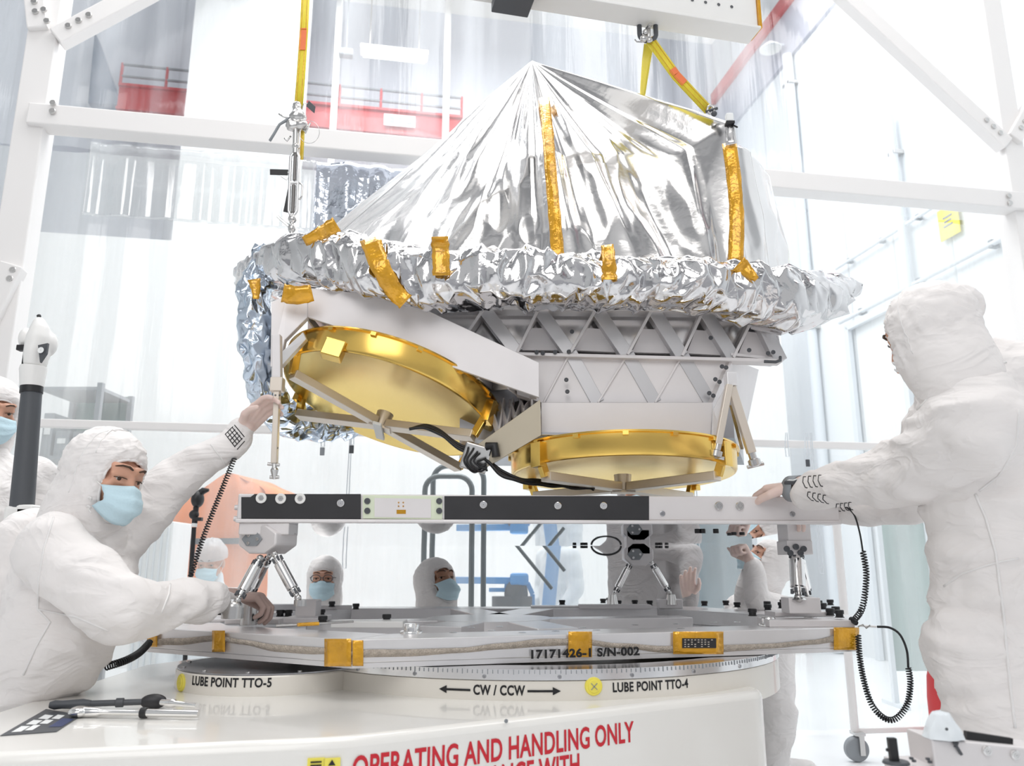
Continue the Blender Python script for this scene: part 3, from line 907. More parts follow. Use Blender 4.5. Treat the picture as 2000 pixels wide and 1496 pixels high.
# name plate under the amber tape, dark and unreadable
k = MB(); rows = [[onAB(1329, y, .0125) if x == 0 else onAB(1395, y, .0125) for x in (0, 1)] for y in (1246, 1265)]
k.grid(rows); o = build('serial_plate', k, 'black_panel', t_deck, solid=0.001)
k = MB()
rnd = random.Random(3)
for r_ in range(4):
    for c_ in range(9):
        if rnd.random() < .75:
            p = onAB(1334 + c_ * 6.5, 1249 + r_ * 4.3, .0145)
            k.box(p, (0.006, 0.0012, 0.0028), (fAB, nAB, EZ))
build('plate_rows', k, 'beige_bar', o)
# stencilled serial number
c = onAB(1141, 1275, .0105)
vs, fs, w = text_mesh('17171426-1 S/N-002', 0.034, 0.0014, 1.06)
sc = (onAB(1247, 1272).dot(fAB) - onAB(1036, 1277).dot(fAB)) / w
k = MB(); k.add([c + fAB * (v.x * sc) + EZ * v.y for v in vs], fs)
build('stencil_lettering', k, 'ink', t_deck)

def deck_block(pts_px, h, m='alu_soft', z=ZD1, name='clamp_block'):
    b = [PZ(x, y, z) for x, y in pts_px]
    k = MB(); k.prism(b, EZ * h)
    return build(name, k, m, t_deck, bevel=0.003)
def block_at(px, py, w, d, h, z=ZD1, m='alu_soft', name='clamp_block'):
    c = PZ(px, py, z); c.z = z + h / 2
    k = MB(); k.box(c, (w, d, h)); return build(name, k, m, t_deck, bevel=0.003), c
HB = []
def knob(px, py, z=ZD1, r=0.016, h=0.026):
    c = PZ(px, py, z)
    k = MB(); k.lathe([(.001, h), (r * .9, h), (r, h * .93), (r, h * .5), (r * .82, h * .48), (r * .82, h * .12), (r, h * .1), (r, 0)], c, EZ, 14)
    return build('black_knob', k, 'black', t_deck, smooth=35)
# left clamp group
block_at(410, 1212, 0.34, 0.20, 0.012); block_at(500, 1218, 0.20, 0.10, 0.02)
block_at(600, 1214, 0.14, 0.22, 0.020); block_at(601, 1212, 0.080, 0.09, 0.080)
block_at(722, 1224, 0.25, 0.12, 0.022, m='white_paint')
block_at(560, 1192, 0.30, 0.05, 0.03, m='alu_dark')
block_at(655, 1190, 0.16, 0.04, 0.02)
for (x, y) in ((335, 1206), (418, 1201), (432, 1201), (450, 1209), (510, 1214), (512, 1206), (524, 1205), (547, 1204), (563, 1204), (627, 1203), (630, 1218), (755, 1214), (302, 1220), (695, 1190), (648, 1185)):
    knob(x, y, ZD1 + .014)
# right clamp group
block_at(1572, 1222, 0.30, 0.15, 0.024, m='alu_soft'); block_at(1560, 1203, 0.22, 0.13, 0.018, ZD1 + .024); block_at(1565, 1197, 0.115, 0.09, 0.055, ZD1 + .042)
for (x, y) in ((1470, 1203), (1500, 1193), (1499, 1186), (1527, 1188), (1530, 1182), (1600, 1184), (1608, 1190), (1622, 1182), (1622, 1202), (1633, 1198), (1640, 1206)):
    knob(x, y, ZD1 + .03)
# rear clamp group
block_at(1200, 1189, 0.36, 0.08, 0.022, m='alu_soft'); block_at(1308, 1188, 0.12, 0.08, 0.045); block_at(1150, 1187, 0.60, 0.05, 0.012, m='alu')
for (x, y) in ((1098, 1181), (1178, 1178), (1190, 1176), (1208, 1182), (1240, 1181), (1269, 1182), (1296, 1178), (1312, 1177), (1376, 1183), (1418, 1182), (1440, 1186)):
    knob(x, y, ZD1 + .012, 0.017, .024)
def fastener(px, py):
    c = PZ(px, py, ZD1)
    k = MB(); k.lathe([(.001, .030), (.022, .030), (.024, .027), (.024, .008), (.034, .008), (.036, .005), (.036, 0)], c, EZ, 28)
    build('round_fastener', k, 'chrome', t_deck, smooth=35)
fastener(803, 1237); fastener(1502, 1222)
for (x, y) in ((885, 1236), (960, 1232), (975, 1224), (1020, 1236), (1138, 1226), (1165, 1231), (1240, 1221), (1322, 1219), (1330, 1228), (1395, 1216), (1440, 1215), (1085, 1233), (920, 1226)):
    c = PZ(x, y, ZD1)
    k = MB(); k.lathe([(.001, .0016), (.011, .0016), (.013, .0006), (.013, 0)], c, EZ, 16); build('hole_plug', k, 'alu_bright', t_deck, smooth=40)
# brass-tipped rod lying on the left blocks
k = MB(); k.cyl(PZ(540, 1222, ZD1 + .026), PZ(690, 1214, ZD1 + .026), .0035); o = build('tie_rod', k, 'steel', t_deck, smooth=40)
k = MB(); k.cyl(PZ(582, 1220, ZD1 + .026), PZ(622, 1218, ZD1 + .026), .006); build('rod_sleeve', k, 'kapton', o, smooth=40)

# ================================================================== upper mounting frame
ZF0, ZF1 = 1.246, 1.343
t_fr = thing('mounting_frame', 'long silver mounting frame with black panels held over the deck on three strut pairs', 'frame', (0.1, 3.4, ZD1))
fl = PZ(462, 1018, ZF0 + .012); fl = P(462, 1010, 2.74); frr = P(1640, 1010, 2.86)
fx = (frr - fl); fx.z = 0; Lf = fx.length; fx.normalize(); fyv = Vector((-fx.y, fx.x, 0)); AF = (fx, fyv, EZ)
fl.z = 0
def onF(px, py, l=0.0): return PP(px, py, fl, fyv) - fyv * l
k = MB(); k.box(fl + fx * (Lf / 2) + fyv * .05 + EZ * ((ZF0 + ZF1) / 2 + .006), (Lf, 0.10, ZF1 - ZF0 - .012), AF)
build('front_beam', k, 'alu_soft', t_fr, bevel=0.004)
k = MB(); k.box(fl + fx * (Lf / 2) + fyv * .035 + EZ * (ZF0 + .006), (Lf, 0.10, 0.012), AF)
build('bottom_flange', k, 'alu_soft', t_fr, bevel=0.003)
# polished plate under the frame; its rear edge hangs a little lower
ybk = 4.75
zbk = P(1000, 1066, ybk).z
ZM = ZF0 - .001
k = MB(); k.prism([fl + fx * .03 + EZ * ZM, fl + fx * (Lf - .05) + EZ * ZM, Vector((1.15, 4.2, ZM + (zbk - ZM) * (4.2 - fl.y) / (ybk - fl.y))), Vector((.80, ybk, zbk)), Vector((-1.05, ybk, zbk)), Vector((-1.25, 3.9, ZM + (zbk - ZM) * (3.9 - fl.y) / (ybk - fl.y)))], EZ * .008)
build('mirror_plate', k, 'mirror', t_fr)
yb = ybk - .10
k = MB(); k.box(Vector((-.12, yb, zbk + .066)), (1.8, .1, .10)); build('rear_beam', k, 'alu_soft', t_fr, bevel=.004)
def panel(x0, x1, y0, y1, cut=None):
    pts = [onF(x0, y1, .001), onF(x1, y1, .001), onF(x1, y0, .001)]
    if cut: pts += [onF(x0 + cut[0], y0, .001), onF(x0 + cut[1], y0 + cut[2], .001), onF(x0, y0 + cut[2], .001)]
    else: pts += [onF(x0, y0, .001)]
    k = MB(); k.prism(pts, -fyv * .004); return build('black_panel', k, 'black_panel', t_fr)
panel(472, 705, 965, 1014, (26, 18, 6)); panel(868, 1267, 969, 1016)
k = MB(); k.prism([onF(709, 1013, .001), onF(864, 1015, .001), onF(864, 969, .001), onF(709, 967, .001)], -fyv * .006)
o = build('laminate_bracket', k, 'fibreglass', t_fr, bevel=.002)
k = MB(); k.prism([onF(732, 1010, .007), onF(842, 1012, .007), onF(842, 975, .007), onF(732, 973, .007)], -fyv * .002)
build('bracket_window', k, 'alu_soft', o)
k = MB(); k.prism([onF(775, 1004, .009), onF(793, 1004, .009), onF(793, 996, .009), onF(775, 996, .009)], -fyv * .001); build('amber_label', k, 'kapton', o)
for (x, y) in ((718, 979), (718, 998), (858, 979), (858, 998)): bolt('bracket_bolt', onF(x, y, .007), -fyv, .0105, .006, 'dark_grey', o)
for i in range(2):
    for j in range(2): bolt('brass_rivet', onF(779 + 9 * i, 982 + 7 * j, .009), -fyv, .0028, .002, 'kapton', o, 8)
for (x, y, r) in ((511, 973, .018), (549, 974, .018), (587, 974, .018)):
    k = MB(); k.lathe([(.001, .002), (.009, .002), (.010, .004), (r * .95, .004), (r, .003), (r, 0)], onF(x, y, .005), -fyv, 28); o = build('round_socket', k, 'white_paint', t_fr, smooth=35)
    k = MB(); k.lathe([(.001, .004), (.0085, .004), (.009, .002)], onF(x, y, .005), -fyv, 6); build('socket_hex', k, 'steel', o)
for (x, y) in ((666, 983), (944, 986), (1089, 988), (1178, 988)): bolt('panel_screw', onF(x, y, .005), -fyv, .0125, .006, 'chrome', t_fr, 18)
for (x, y) in ((1403, 988), (1444, 988)): bolt('frame_bolt', onF(x, y, .0), -fyv, .0145, .010, 'steel', t_fr, 18)
for (x, y) in ((1294, 1003), (1548, 1004)): bolt('frame_bolt', onF(x, y, .0), -fyv, .0095, .003, 'alu_dark', t_fr, 14)
for (x, y) in ((456, 990), (456, 1012)):
    k = MB(); k.cyl(fl + EZ * PP(x, y, fl, fyv).z + fyv * .03, fl + EZ * PP(x, y, fl, fyv).z + fyv * .03 - fx * .016, .009); build('end_bolt', k, 'alu_soft', t_fr, smooth=40)
for (x0, x1) in ((700, 734), (866, 896), (1022, 1054), (1166, 1206), (1318, 1350)):
    p = onF((x0 + x1) / 2, 1019, .006); k = MB(); k.box(p, (M_PER_PX(2.8) * (x1 - x0), .02, .008), AF); build('edge_clip', k, 'alu_soft', t_fr, bevel=.002)
for (x, y) in ((1180, 1066),):
    c = P(1184, 1065, ybk - .06); c.z = zbk - .002
    path = [c + Vector((math.cos(a) * .085, 0, -abs(math.sin(a)) * .05)) for a in [PI * i / 16 for i in range(17)]]
    k = MB(); k.tube(path, .006, 8); build('lifting_loop', k, 'black', t_fr, smooth=60)
for (x) in (1122, 1137, 1144, 1283, 1290, 1302):
    c = P(x, 1063, ybk - .06); c.z = zbk - .001
    k = MB(); k.lathe([(.001, -.014), (.011, -.014), (.012, 0)], c, EZ, 10); build('knob_underside', k, 'black', t_fr, smooth=40)
for (x, y) in ((1362, 1036), (1372, 1036), (1398, 1036), (1425, 1041), (1433, 1040), (1449, 1040)):
    c = PZ(x, y - 2, ZF0); c.z = ZF0 - .001
    k = MB(); k.lathe([(.001, -.014), (.011, -.014), (.012, 0)], c, EZ, 10); build('knob_underside', k, 'black', t_fr, smooth=40)

# ---- strut pairs between deck and frame
def strut(p0, p1, r, parent, name='strut'):
    p0 = Vector(p0); p1 = Vector(p1); d = (p1 - p0); L = d.length; d.normalize()
    k = MB()
    prof = [(0, .45), (.10, .45), (.12, .75), (.2, .75), (.22, 1), (.78, 1), (.80, .75), (.88, .75), (.9, .45), (1, .45)]
    k.tube([p0 + d * (L * f) for f, _ in prof], [r * g for _, g in prof], 24)
    o = build(name, k, 'chrome', parent, smooth=35)
    for q_, s in ((p0, 1), (p1, -1)):
        k = MB(); k.ball(q_, r * .62); build('ball_joint', k, 'steel', o, smooth=180)
        x, y, z = frame_of(d)
        k = MB()
        for i in range(5):
            a = 2 * PI * i / 5
            c = q_ + d * (s * L * .13) + (x * math.cos(a) + y * math.sin(a)) * r * .8
            k.cyl(c - d * .008, c + d * .008, r * .22, n=8)
        build('clamp_screw', k, 'dark_grey', o, smooth=40)
    return o
def node_block(c, w, h, d, parent, m='alu_soft', ax=None, holes=True):
    ax = ax or AF
    pts = []
    for i in range(8):
        a = PI / 8 + PI / 4 * i
        pts.append(c + ax[0] * (math.cos(a) * w / 1.85) + ax[2] * (math.sin(a) * h / 1.85) - ax[1] * d / 2)
    k = MB(); k.prism(pts, ax[1] * d); o = build('strut_node', k, m, parent, bevel=.006)
    if holes:
        hc = c - ax[0] * w * .12 - ax[1] * (d / 2 + .001)
        k = MB(); k.prism([hc + ax[0] * (math.cos(PI / 3 * i) * w * .27) + ax[2] * (math.sin(PI / 3 * i) * h * .27) for i in range(6)], -ax[1] * .003)
        build('hex_pocket', k, 'mid_grey', o)
        for i in range(3):
            bolt('node_bolt', hc + ax[0] * (math.cos(2.1 * i) * w * .16) + ax[2] * (math.sin(2.1 * i) * h * .16) - ax[1] * .003, -ax[1], .006, .004, 'steel', o, 10)
    return o
# left pair
c = P(524, 1054, 2.80)
node_block(c, .155, .095, .12, t_fr, ax=(Vector((.93, -.36, 0)), Vector((.36, .93, 0)), EZ))
k = MB(); k.box(Vector((c.x, c.y, ZF0 - .02)), (.17, .12, .04)); build('node_cap', k, 'alu_soft', t_fr, bevel=.004)
strut(P(536, 1082, 2.74), P(582, 1168, 2.72), .019, t_fr)
strut(P(508, 1090, 2.76), P(464, 1172, 2.70), .019, t_fr)
strut(P(526, 1085, 2.90), P(490, 1160, 3.02), .016, t_fr)
k = MB(); c2 = P(455, 1186, 2.70); k.ball(c2, (.032, .032, .026)); k.cyl(c2 - EZ * .035, c2, .035); build('foot_joint', k, 'steel', t_fr, smooth=50)
k = MB(); c2 = P(586, 1178, 2.72); k.cyl(Vector((c2.x, c2.y, ZD1 + .08)), c2 + EZ * .01, .02); build('foot_joint', k, 'steel', t_fr, smooth=50)
k = MB(); c2 = P(488, 1172, 3.02); k.cyl(Vector((c2.x, c2.y, ZD1)), c2 + EZ * .02, .03); build('foot_joint', k, 'steel', t_fr, smooth=50)
# right pair, seen edge on
c = P(1551, 1046, 3.05)
k = MB(); k.box(Vector((c.x, c.y, ZF0 - .035)), (.088, .10, .07), AF); build('node_cap', k, 'alu_soft', t_fr, bevel=.003)
k = MB(); k.box(P(1552, 1070, 3.04), (.096, .10, .05), AF); o = build('strut_node', k, 'alu_soft', t_fr, bevel=.003)
for x, y in ((1536, 1072), (1554, 1068), (1569, 1072), (1543, 1080), (1563, 1080)): bolt('node_bolt', P(x, y, 2.985), -fyv, .011, .008, 'dark_grey', o, 12)
strut(P(1555, 1074, 3.04), P(1560, 1168, 2.98), .027, t_fr)
strut(P(1559, 1078, 3.14), P(1578, 1165, 3.32), .02, t_fr)
k = MB(); c2 = P(1561, 1172, 2.98); k.cyl(Vector((c2.x, c2.y, ZD1 + .09)), c2 + EZ * .01, .026, .018); build('foot_joint', k, 'steel', t_fr, smooth=50)
k = MB(); c2 = P(1580, 1170, 3.32); k.cyl(Vector((c2.x, c2.y, ZD1)), c2 + EZ * .01, .026, .018); build('foot_joint', k, 'steel', t_fr, smooth=50)
# rear pair
c = P(1245, 1083, 4.25)
node_block(c, .15, .12, .1, t_fr, ax=(Vector((1, 0, 0)), Vector((0, 1, 0)), EZ))
k = MB(); k.box(Vector((c.x, c.y, (zbk + .015 + c.z) / 2)), (.12, .1, zbk + .015 - c.z)); build('node_cap', k, 'alu_soft', t_fr, bevel=.004)
strut(P(1232, 1098, 4.22), P(1200, 1160, 4.20), .017, t_fr)
strut(P(1272, 1098, 4.22), P(1308, 1158, 4.20), .017, t_fr)
for x in (1196, 1311):
    c2 = P(x, 1165, 4.20); k = MB(); k.cyl(Vector((c2.x, c2.y, ZD1 + .02)), c2 + EZ * .01, .03, .02); build('foot_joint', k, 'steel', t_fr, smooth=50)
# ================================================================== the instrument
t_in = thing('radar_instrument', 'large silver foil wrapped instrument with two gold dishes hanging over the deck', 'instrument', (0.1, 3.2, 1.5))
# ---- foil tent: columns of (px, py, depth) from the peak down to the skirt
APX = (1035, 114, 3.35)
cols = [
    [APX, (905, 232, 3.55), (650, 442, 3.60)],
    [APX, (890, 262, 3.36), (690, 470, 3.20)],
    [APX, (900, 300, 3.22), (770, 490, 3.00)],
    [APX, (950, 310, 3.12), (880, 496, 2.93)],
    [APX, (1000, 320, 3.08), (985, 505, 2.90)],
    [APX, (1066, 300, 3.04), (1085, 508, 2.88)],
    [APX, (1130, 300, 3.06), (1180, 512, 2.88)],
    [APX, (1220, 300, 3.10), (1290, 518, 2.90)],
    [APX, (1330, 300, 3.08), (1380, 522, 2.92)],
    [(1035, 114, 3.36), (1422, 242, 3.02), (1442, 522, 2.95)],
    [(1036, 114, 3.37), (1455, 285, 3.12), (1498, 525, 3.08)],
    [(1036, 114, 3.40), (1503, 342, 3.35), (1546, 530, 3.40)],
    [(1036, 114, 3.42), (1440, 300, 3.85), (1500, 540, 4.10)],
    [(1035, 114, 3.45), (1200, 300, 4.05), (1200, 540, 4.35)],
    [(1035, 114, 3.42), (900, 320, 3.95), (800, 540, 4.15)],
]
cols3 = [[P(*q) for q in c] for c in cols]
nc = len(cols3)
def cat(p0, p1, p2, p3, t):
    return 0.5 * ((2 * p1) + (p2 - p0) * t + (2 * p0 - 5 * p1 + 4 * p2 - p3) * t * t + (3 * p1 - p0 - 3 * p2 + p3) * t ** 3)
NU, NV = 420, 110
def tent_point(u, v):
    i = int(math.floor(u)) % nc; t = u - math.floor(u)
    c4 = [cols3[(i + d) % nc] for d in (-1, 0, 1, 2)]
    tt = t
    pts = [cat(*[c[j] for c in c4], tt) * 0.45 + c4[1][j].lerp(c4[2][j], tt) * 0.55 for j in range(3)]
    vm = 0.55
    # polyline with a little rounding at the shoulder
    if v < vm: p = pts[0].lerp(pts[1], v / vm)
    else: p = pts[1].lerp(pts[2], (v - vm) / (1 - vm))
    return p
base_rows = [[tent_point(nc * k_ / NU, j / NV) for k_ in range(NU)] for j in range(NV + 1)]
axis_c = P(1090, 300, 3.5)
rows = []
for j in range(NV + 1):
    v = j / NV; row = []
    for k_ in range(NU):
        u = nc * k_ / NU
        p = base_rows[j][k_]
        out = (p - axis_c); out.z = 0.25 * out.length; out.normalize()
        ang = u * 1.0
        fold = noise.noise(Vector((ang * 1.0, v * 0.5, 2.0))) + 0.22 * noise.noise(Vector((ang * 2.0, v * 0.6, 7.0)))
        ridg = (0.35 - abs(fold)) + 0.10 * (0.3 - abs(noise.noise(Vector((ang * 3.1, v * 0.35, 21.0)))))
        cr = (0.4 - abs(noise.noise(Vector((ang * 1.0, v * 2.2, 11.0))))) * v * 1.3 + (0.4 - abs(noise.noise(Vector((ang * 2.1, v * 4.5, 13.0))))) * v * v * 0.6
        amp = 0.075 * min(1, v * 2.2) * (1 - 0.45 * max(0, v - 0.75) * 4)
        if abs(k_ / NU * nc - 0) < 0.6 or u > 10.2: amp *= 0.45
        row.append(p + out * (amp * ridg * 0.9 + 0.028 * cr - 0.015))
    rows.append(row)
k = MB(); k.grid(rows, closed_u=True)
build('foil_tent', k, 'foil', t_in, smooth=180, solid=0.0015)
tent_rows = rows
def on_tent(px, py, lift=0.006):
    """nearest visible tent point to a picture point"""
    r = ray(px, py).normalized(); best = None
    for j in range(0, NV + 1):
        for k_ in range(NU):
            q = rows[j][k_] - CAM; d = q.dot(r)
            e = (q - r * d).length
            if e < 0.012 and (best is None or d < best): best = d
    if best is None: best = 3.0
    return CAM + r * (best - lift)
def strip_tape(name, pts, w, fn_, m='kapton', parent=None, lift=0.008, seed=0):
    """tape laid along picture points, w = width in px"""
    path = []
    for a, b in zip(pts[:-1], pts[1:]):
        for s in range(5): path.append((a[0] + (b[0] - a[0]) * s / 5, a[1] + (b[1] - a[1]) * s / 5))
    path.append(pts[-1])
    cpts = [fn_(x, y, lift) for x, y in path]
    for it in range(3):
        cpts = [cpts[0]] + [(cpts[i - 1] + cpts[i] * 2 + cpts[i + 1]) / 4 for i in range(1, len(cpts) - 1)] + [cpts[-1]]
    rws = []
    for i, p in enumerate(cpts):
        t_ = (cpts[min(i + 1, len(cpts) - 1)] - cpts[max(i - 1, 0)]).normalized()
        view = (CAM - p).normalized()
        s_ = t_.cross(view).normalized()
        ww = (w[0] + (w[1] - w[0]) * i / (len(cpts) - 1)) if isinstance(w, tuple) else w
        hw = ww / 2 * p.y / FPX
        hw *= 1 + 0.18 * noise.noise(Vector((i * .7, seed, 1)))
        rws.append([p + s_ * (hw * f) + view * (0.007 * noise.noise(Vector((i * .55, f * 2 + seed, 5))) + 0.004 * (1 - f * f)) for f in (-1, -.5, 0, .5, 1)])
    k = MB(); k.grid(rws)
    return build(name, k, m, parent or t_in, smooth=50, solid=0.001)

# ---- crumpled skirt around the foot of the tent: (px, top py, bottom py, depth, thickness)
sk = [(505, 512, 566, 3.45, .10), (545, 484, 562, 3.15, .11), (610, 458, 560, 2.98, .12), (690, 460, 572, 2.88, .13), (760, 474, 588, 2.82, .12), (830, 486, 598, 2.80, .11), (930, 488, 600, 2.79, .11), (1040, 490, 602, 2.79, .11),
      (1150, 503, 604, 2.80, .11), (1260, 508, 602, 2.81, .11), (1370, 512, 606, 2.83, .11), (1450, 516, 620, 2.86, .12), (1530, 530, 648, 2.95, .13), (1590, 536, 625, 3.15, .13), (1632, 552, 582, 3.4, .1), (1560, 560, 600, 3.9, .1), (1300, 570, 610, 4.2, .1), (1000, 570, 610, 4.3, .1), (700, 560, 600, 4.2, .1), (540, 540, 590, 3.9, .1)]
sk3 = [(P(x, (a + b) / 2, d), (P(x, a, d) - P(x, b, d)).length / 2, th) for x, a, b, d, th in sk]
ns = len(sk3)
skc = P(1060, 545, 3.5)
def crumpled(name, ring_fn, NS, NR, closed, m, amp, seed, sub=3, jit=.42, ang=16):
    """foil sheet of many flat creased facets: jittered coarse net, every cell split along a random diagonal"""
    rnd = random.Random(seed)
    pts = []
    for i in range(NS if closed else NS + 1):
        row = []
        for k_ in range(NR):
            u = (i + rnd.uniform(-jit, jit) * (0 if (not closed and i in (0, NS)) else 1)) / NS
            v = (k_ + rnd.uniform(-jit, jit)) / NR
            p, n_ = ring_fn(u % 1.0 if closed else min(max(u, 0), 1), v)
            q = Vector((u * NS * .35, math.cos(2 * PI * v) * 1.3, math.sin(2 * PI * v) * 1.3 + seed))
            row.append(p + n_ * (rnd.gauss(0, amp * .55) + amp * 1.6 * noise.noise(q)))
        pts.append(row)
    if closed: pts.append(pts[0])
    k = MB(); vs = [p for r_ in pts[:NS if closed else NS + 1] for p in r_]
    cnt = NS if closed else NS + 1; fs = []
    for i in range(NS):
        i2 = (i + 1) % cnt
        for a in range(NR):
            b = (a + 1) % NR
            q = (i * NR + a, i * NR + b, i2 * NR + b, i2 * NR + a)
            if rnd.random() < .5: fs += [(q[0], q[1], q[2]), (q[0], q[2], q[3])]
            else: fs += [(q[0], q[1], q[3]), (q[1], q[2], q[3])]
    k.add(vs, fs)
    o = build(name, k, m, t_in, smooth=180)
    at = o.data.attributes.new('crease_edge', 'FLOAT', 'EDGE')
    at.data.foreach_set('value', [rnd.choice((0.0, 0.35, 0.8, 0.95)) for _ in o.data.edges])
    sb = o.modifiers.new('soft', 'SUBSURF'); sb.levels = 2; sb.render_levels = 2
    return o, vs
def skirt_ring(uu, v):
    u = ns * uu; q = int(u) % ns; t = u - int(u)
    e = [sk3[(q + d) % ns] for d in (-1, 0, 1, 2)]
    c = cat(*[z[0] for z in e], t); hh = e[1][1] * (1 - t) + e[2][1] * t; th = e[1][2] * (1 - t) + e[2][2] * t
    out = c - skc; out.z = 0; out.normalize()
    a = 2 * PI * v; ca, sa = math.cos(a), math.sin(a)
    p = c + out * (math.copysign(abs(ca) ** .8, ca) * th) + EZ * (math.copysign(abs(sa) ** .8, sa) * hh)
    return p, (out * ca + EZ * sa).normalized()
sk_o, skirt_pts = crumpled('foil_skirt', skirt_ring, 170, 16, True, 'foil_crumple', .0170, 4)
def on_skirt(px, py, lift=0.006):
    r = ray(px, py).normalized(); best = None
    for p in skirt_pts:
        q = p - CAM; d = q.dot(r)
        if d > 3.4: continue
        e = (q - r * d).length
        if e < 0.030 and (best is None or d < best): best = d
    if best is None: best = 2.9
    return CAM + r * (best - lift)
strip_tape('amber_tape', [(1063, 190), (1070, 260), (1076, 340), (1083, 420), (1090, 505)], (24, 27), on_tent, lift=0.02, seed=1)
strip_tape('amber_tape', [(1424, 278), (1434, 350), (1440, 430), (1437, 516)], (30, 30), on_tent, lift=0.02, seed=2)
strip_tape('foil_strip', [(1424, 240), (1428, 282)], (14, 22), on_tent, 'foil', lift=0.03, seed=8)
strip_tape('amber_tape', [(722, 465), (742, 520), (770, 570), (792, 590)], (44, 34), on_skirt, seed=3)
strip_tape('amber_tape', [(859, 462), (861, 500), (862, 538)], (36, 36), on_skirt, seed=4)
strip_tape('amber_tape', [(1186, 478), (1190, 515), (1190, 546)], (26, 32), on_skirt, seed=5)
strip_tape('amber_tape', [(1442, 515), (1460, 530), (1478, 546)], (38, 12), on_skirt, seed=6)
strip_tape('amber_tape', [(594, 472), (628, 455), (658, 438)], (20, 34), on_skirt, seed=7)
strip_tape('amber_tape', [(552, 572), (580, 578), (610, 572)], (40, 34), lambda x, y, l: P(x, y, 2.77), seed=9)
strip_tape('amber_tape', [(496, 545), (500, 565), (500, 584)], (26, 12), lambda x, y, l: P(x, y, 2.93), seed=10)

# ---- foil drape on the left side, hanging down and passing behind the left dish
dr = [(528, 500, 62, 3.20), (500, 560, 60, 3.12), (497, 620, 62, 3.08), (500, 680, 62, 3.06), (508, 730, 56, 3.10), (525, 780, 60, 3.25), (560, 815, 80, 3.45), (610, 832, 66, 3.55), (660, 838, 40, 3.60), (700, 845, 10, 3.65)]
d3 = [(P(x, y, d), w / 2 * d / FPX) for x, y, w, d in dr]
nd = len(d3)
def drape_ring(uu, v):
    u = (nd - 1) * uu; q = min(int(u), nd - 2); t = u - q
    g_ = lambda j: d3[max(0, min(nd - 1, j))]
    c4 = [g_(q + d_)[0] for d_ in (-1, 0, 1, 2)]
    c = cat(*c4, t); w = g_(q)[1] * (1 - t) + g_(q + 1)[1] * t
    tan = (cat(*c4, min(1, t + .05)) - cat(*c4, max(0, t - .05))).normalized()
    s_ = tan.cross(Vector((0, 1, 0))).normalized(); f_ = s_.cross(tan); a = 2 * PI * v
    return c + s_ * (math.cos(a) * w) + f_ * (math.sin(a) * .07), (s_ * math.cos(a) + f_ * math.sin(a))
crumpled('foil_drape', drape_ring, 44, 18, False, 'foil_blue', .015, 9)

# ---- isogrid front panel
YL = 2.97
def L(x, y, dy=0.0): return P(x, y, YL + dy)
k = MB()
k.prism([L(800, 592, .10), L(1512, 592, .10), L(1528, 705, .10), L(1425, 712, .10), L(1395, 860, .10), L(1050, 860, .10), L(1050, 700, .10), L(900, 650, .10)], Vector((0, .02, 0)))
build('panel_skin', k, 'alu_bright', t_in)
k = MB()     # lower tier sits flush and pale
k.prism([L(1000, 690, .03), L(1430, 698, .03), L(1425, 712, .03), L(1392, 786, .03), L(1057, 786, .03), L(1010, 770, .03)], Vector((0, .06, 0)))
build('lower_skin', k, 'alu_soft', t_in)
UP = [(845, 600), (945, 602), (1052, 602), (1165, 602), (1275, 602), (1375, 604), (1478, 606)]
MD = [(905, 662), (1010, 688), (1114, 688), (1226, 692), (1333, 694), (1433, 698), (1526, 704)]
LO = [(1062, 786), (1168, 786), (1280, 786), (1388, 786)]
def rib(p, q, w, depth, name, m, dy=0.0):
    a = P(p[0], p[1], YL + dy); b = P(q[0], q[1], YL + dy)
    k = MB(); d = (b - a).normalized(); s = d.cross(Vector((0, 1, 0))).normalized() * (w / 2 * YL / FPX)
    k.prism([a - s, b - s, b + s, a + s], Vector((0, depth, 0)))
    return build(name, k, m, t_in, bevel=0.0015)
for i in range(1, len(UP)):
    rib(UP[i], MD[i], 27, .05, 'wide_rib', 'rib_shaded', .012 + .0007 * i)
for i in range(len(UP) - 1):
    rib(UP[i + 1], MD[i], 6, .085, 'thin_rib', 'alu_soft', .004 + .0006 * i)
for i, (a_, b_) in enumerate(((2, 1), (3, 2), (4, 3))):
    rib(MD[a_], LO[b_], 27, .012, 'recess_rib', 'rib_shaded', .0245 + .0007 * i)
for i, (a_, b_) in enumerate(((2, 0), (3, 1), (4, 2), (5, 3))): rib(MD[a_], LO[b_], 4, .02, 'thin_rib', 'alu_soft', .021 + .0006 * i)
rib((800, 597), (1512, 604), 12, .08, 'top_rail', 'alu_soft', -.002)
rib((990, 690), (1528, 704), 7, .06, 'middle_rail', 'alu_soft', -.001)
for i in range(1, len(MD) - 1):     # pale filled feet of the upright triangles
    x0, y0 = MD[i]; x1, y1 = MD[i + 1]; tx, ty = UP[i + 1]
    f = .55
    k = MB(); k.prism([L(x0 + 8, y0 - 4, .055), L(x1 - 22, y1 - 4, .055), L(x1 + (tx - x1) * f - 16, y1 + (ty - y1) * f, .055), L(x0 + (tx - x0) * f + 3, y0 + (ty - y0) * f, .055)], Vector((0, .02, 0)))
    build('pocket_wall', k, 'alu_soft', t_in)
for (x, y) in ((1048, 688), (1060, 690), (1084, 688), (1111, 687), (998, 688), (1106, 742), (1108, 765), (1463, 684), (1397, 741), (1405, 746), (1385, 768), (1393, 773), (1410, 716), (1418, 718), (1500, 690), (1510, 688), (1117, 648), (1388, 660)):
    bolt('panel_bolt', L(x, y, -.004), Vector((0, -1, 0)), .0085, .004, 'dark_grey', t_in, 12)
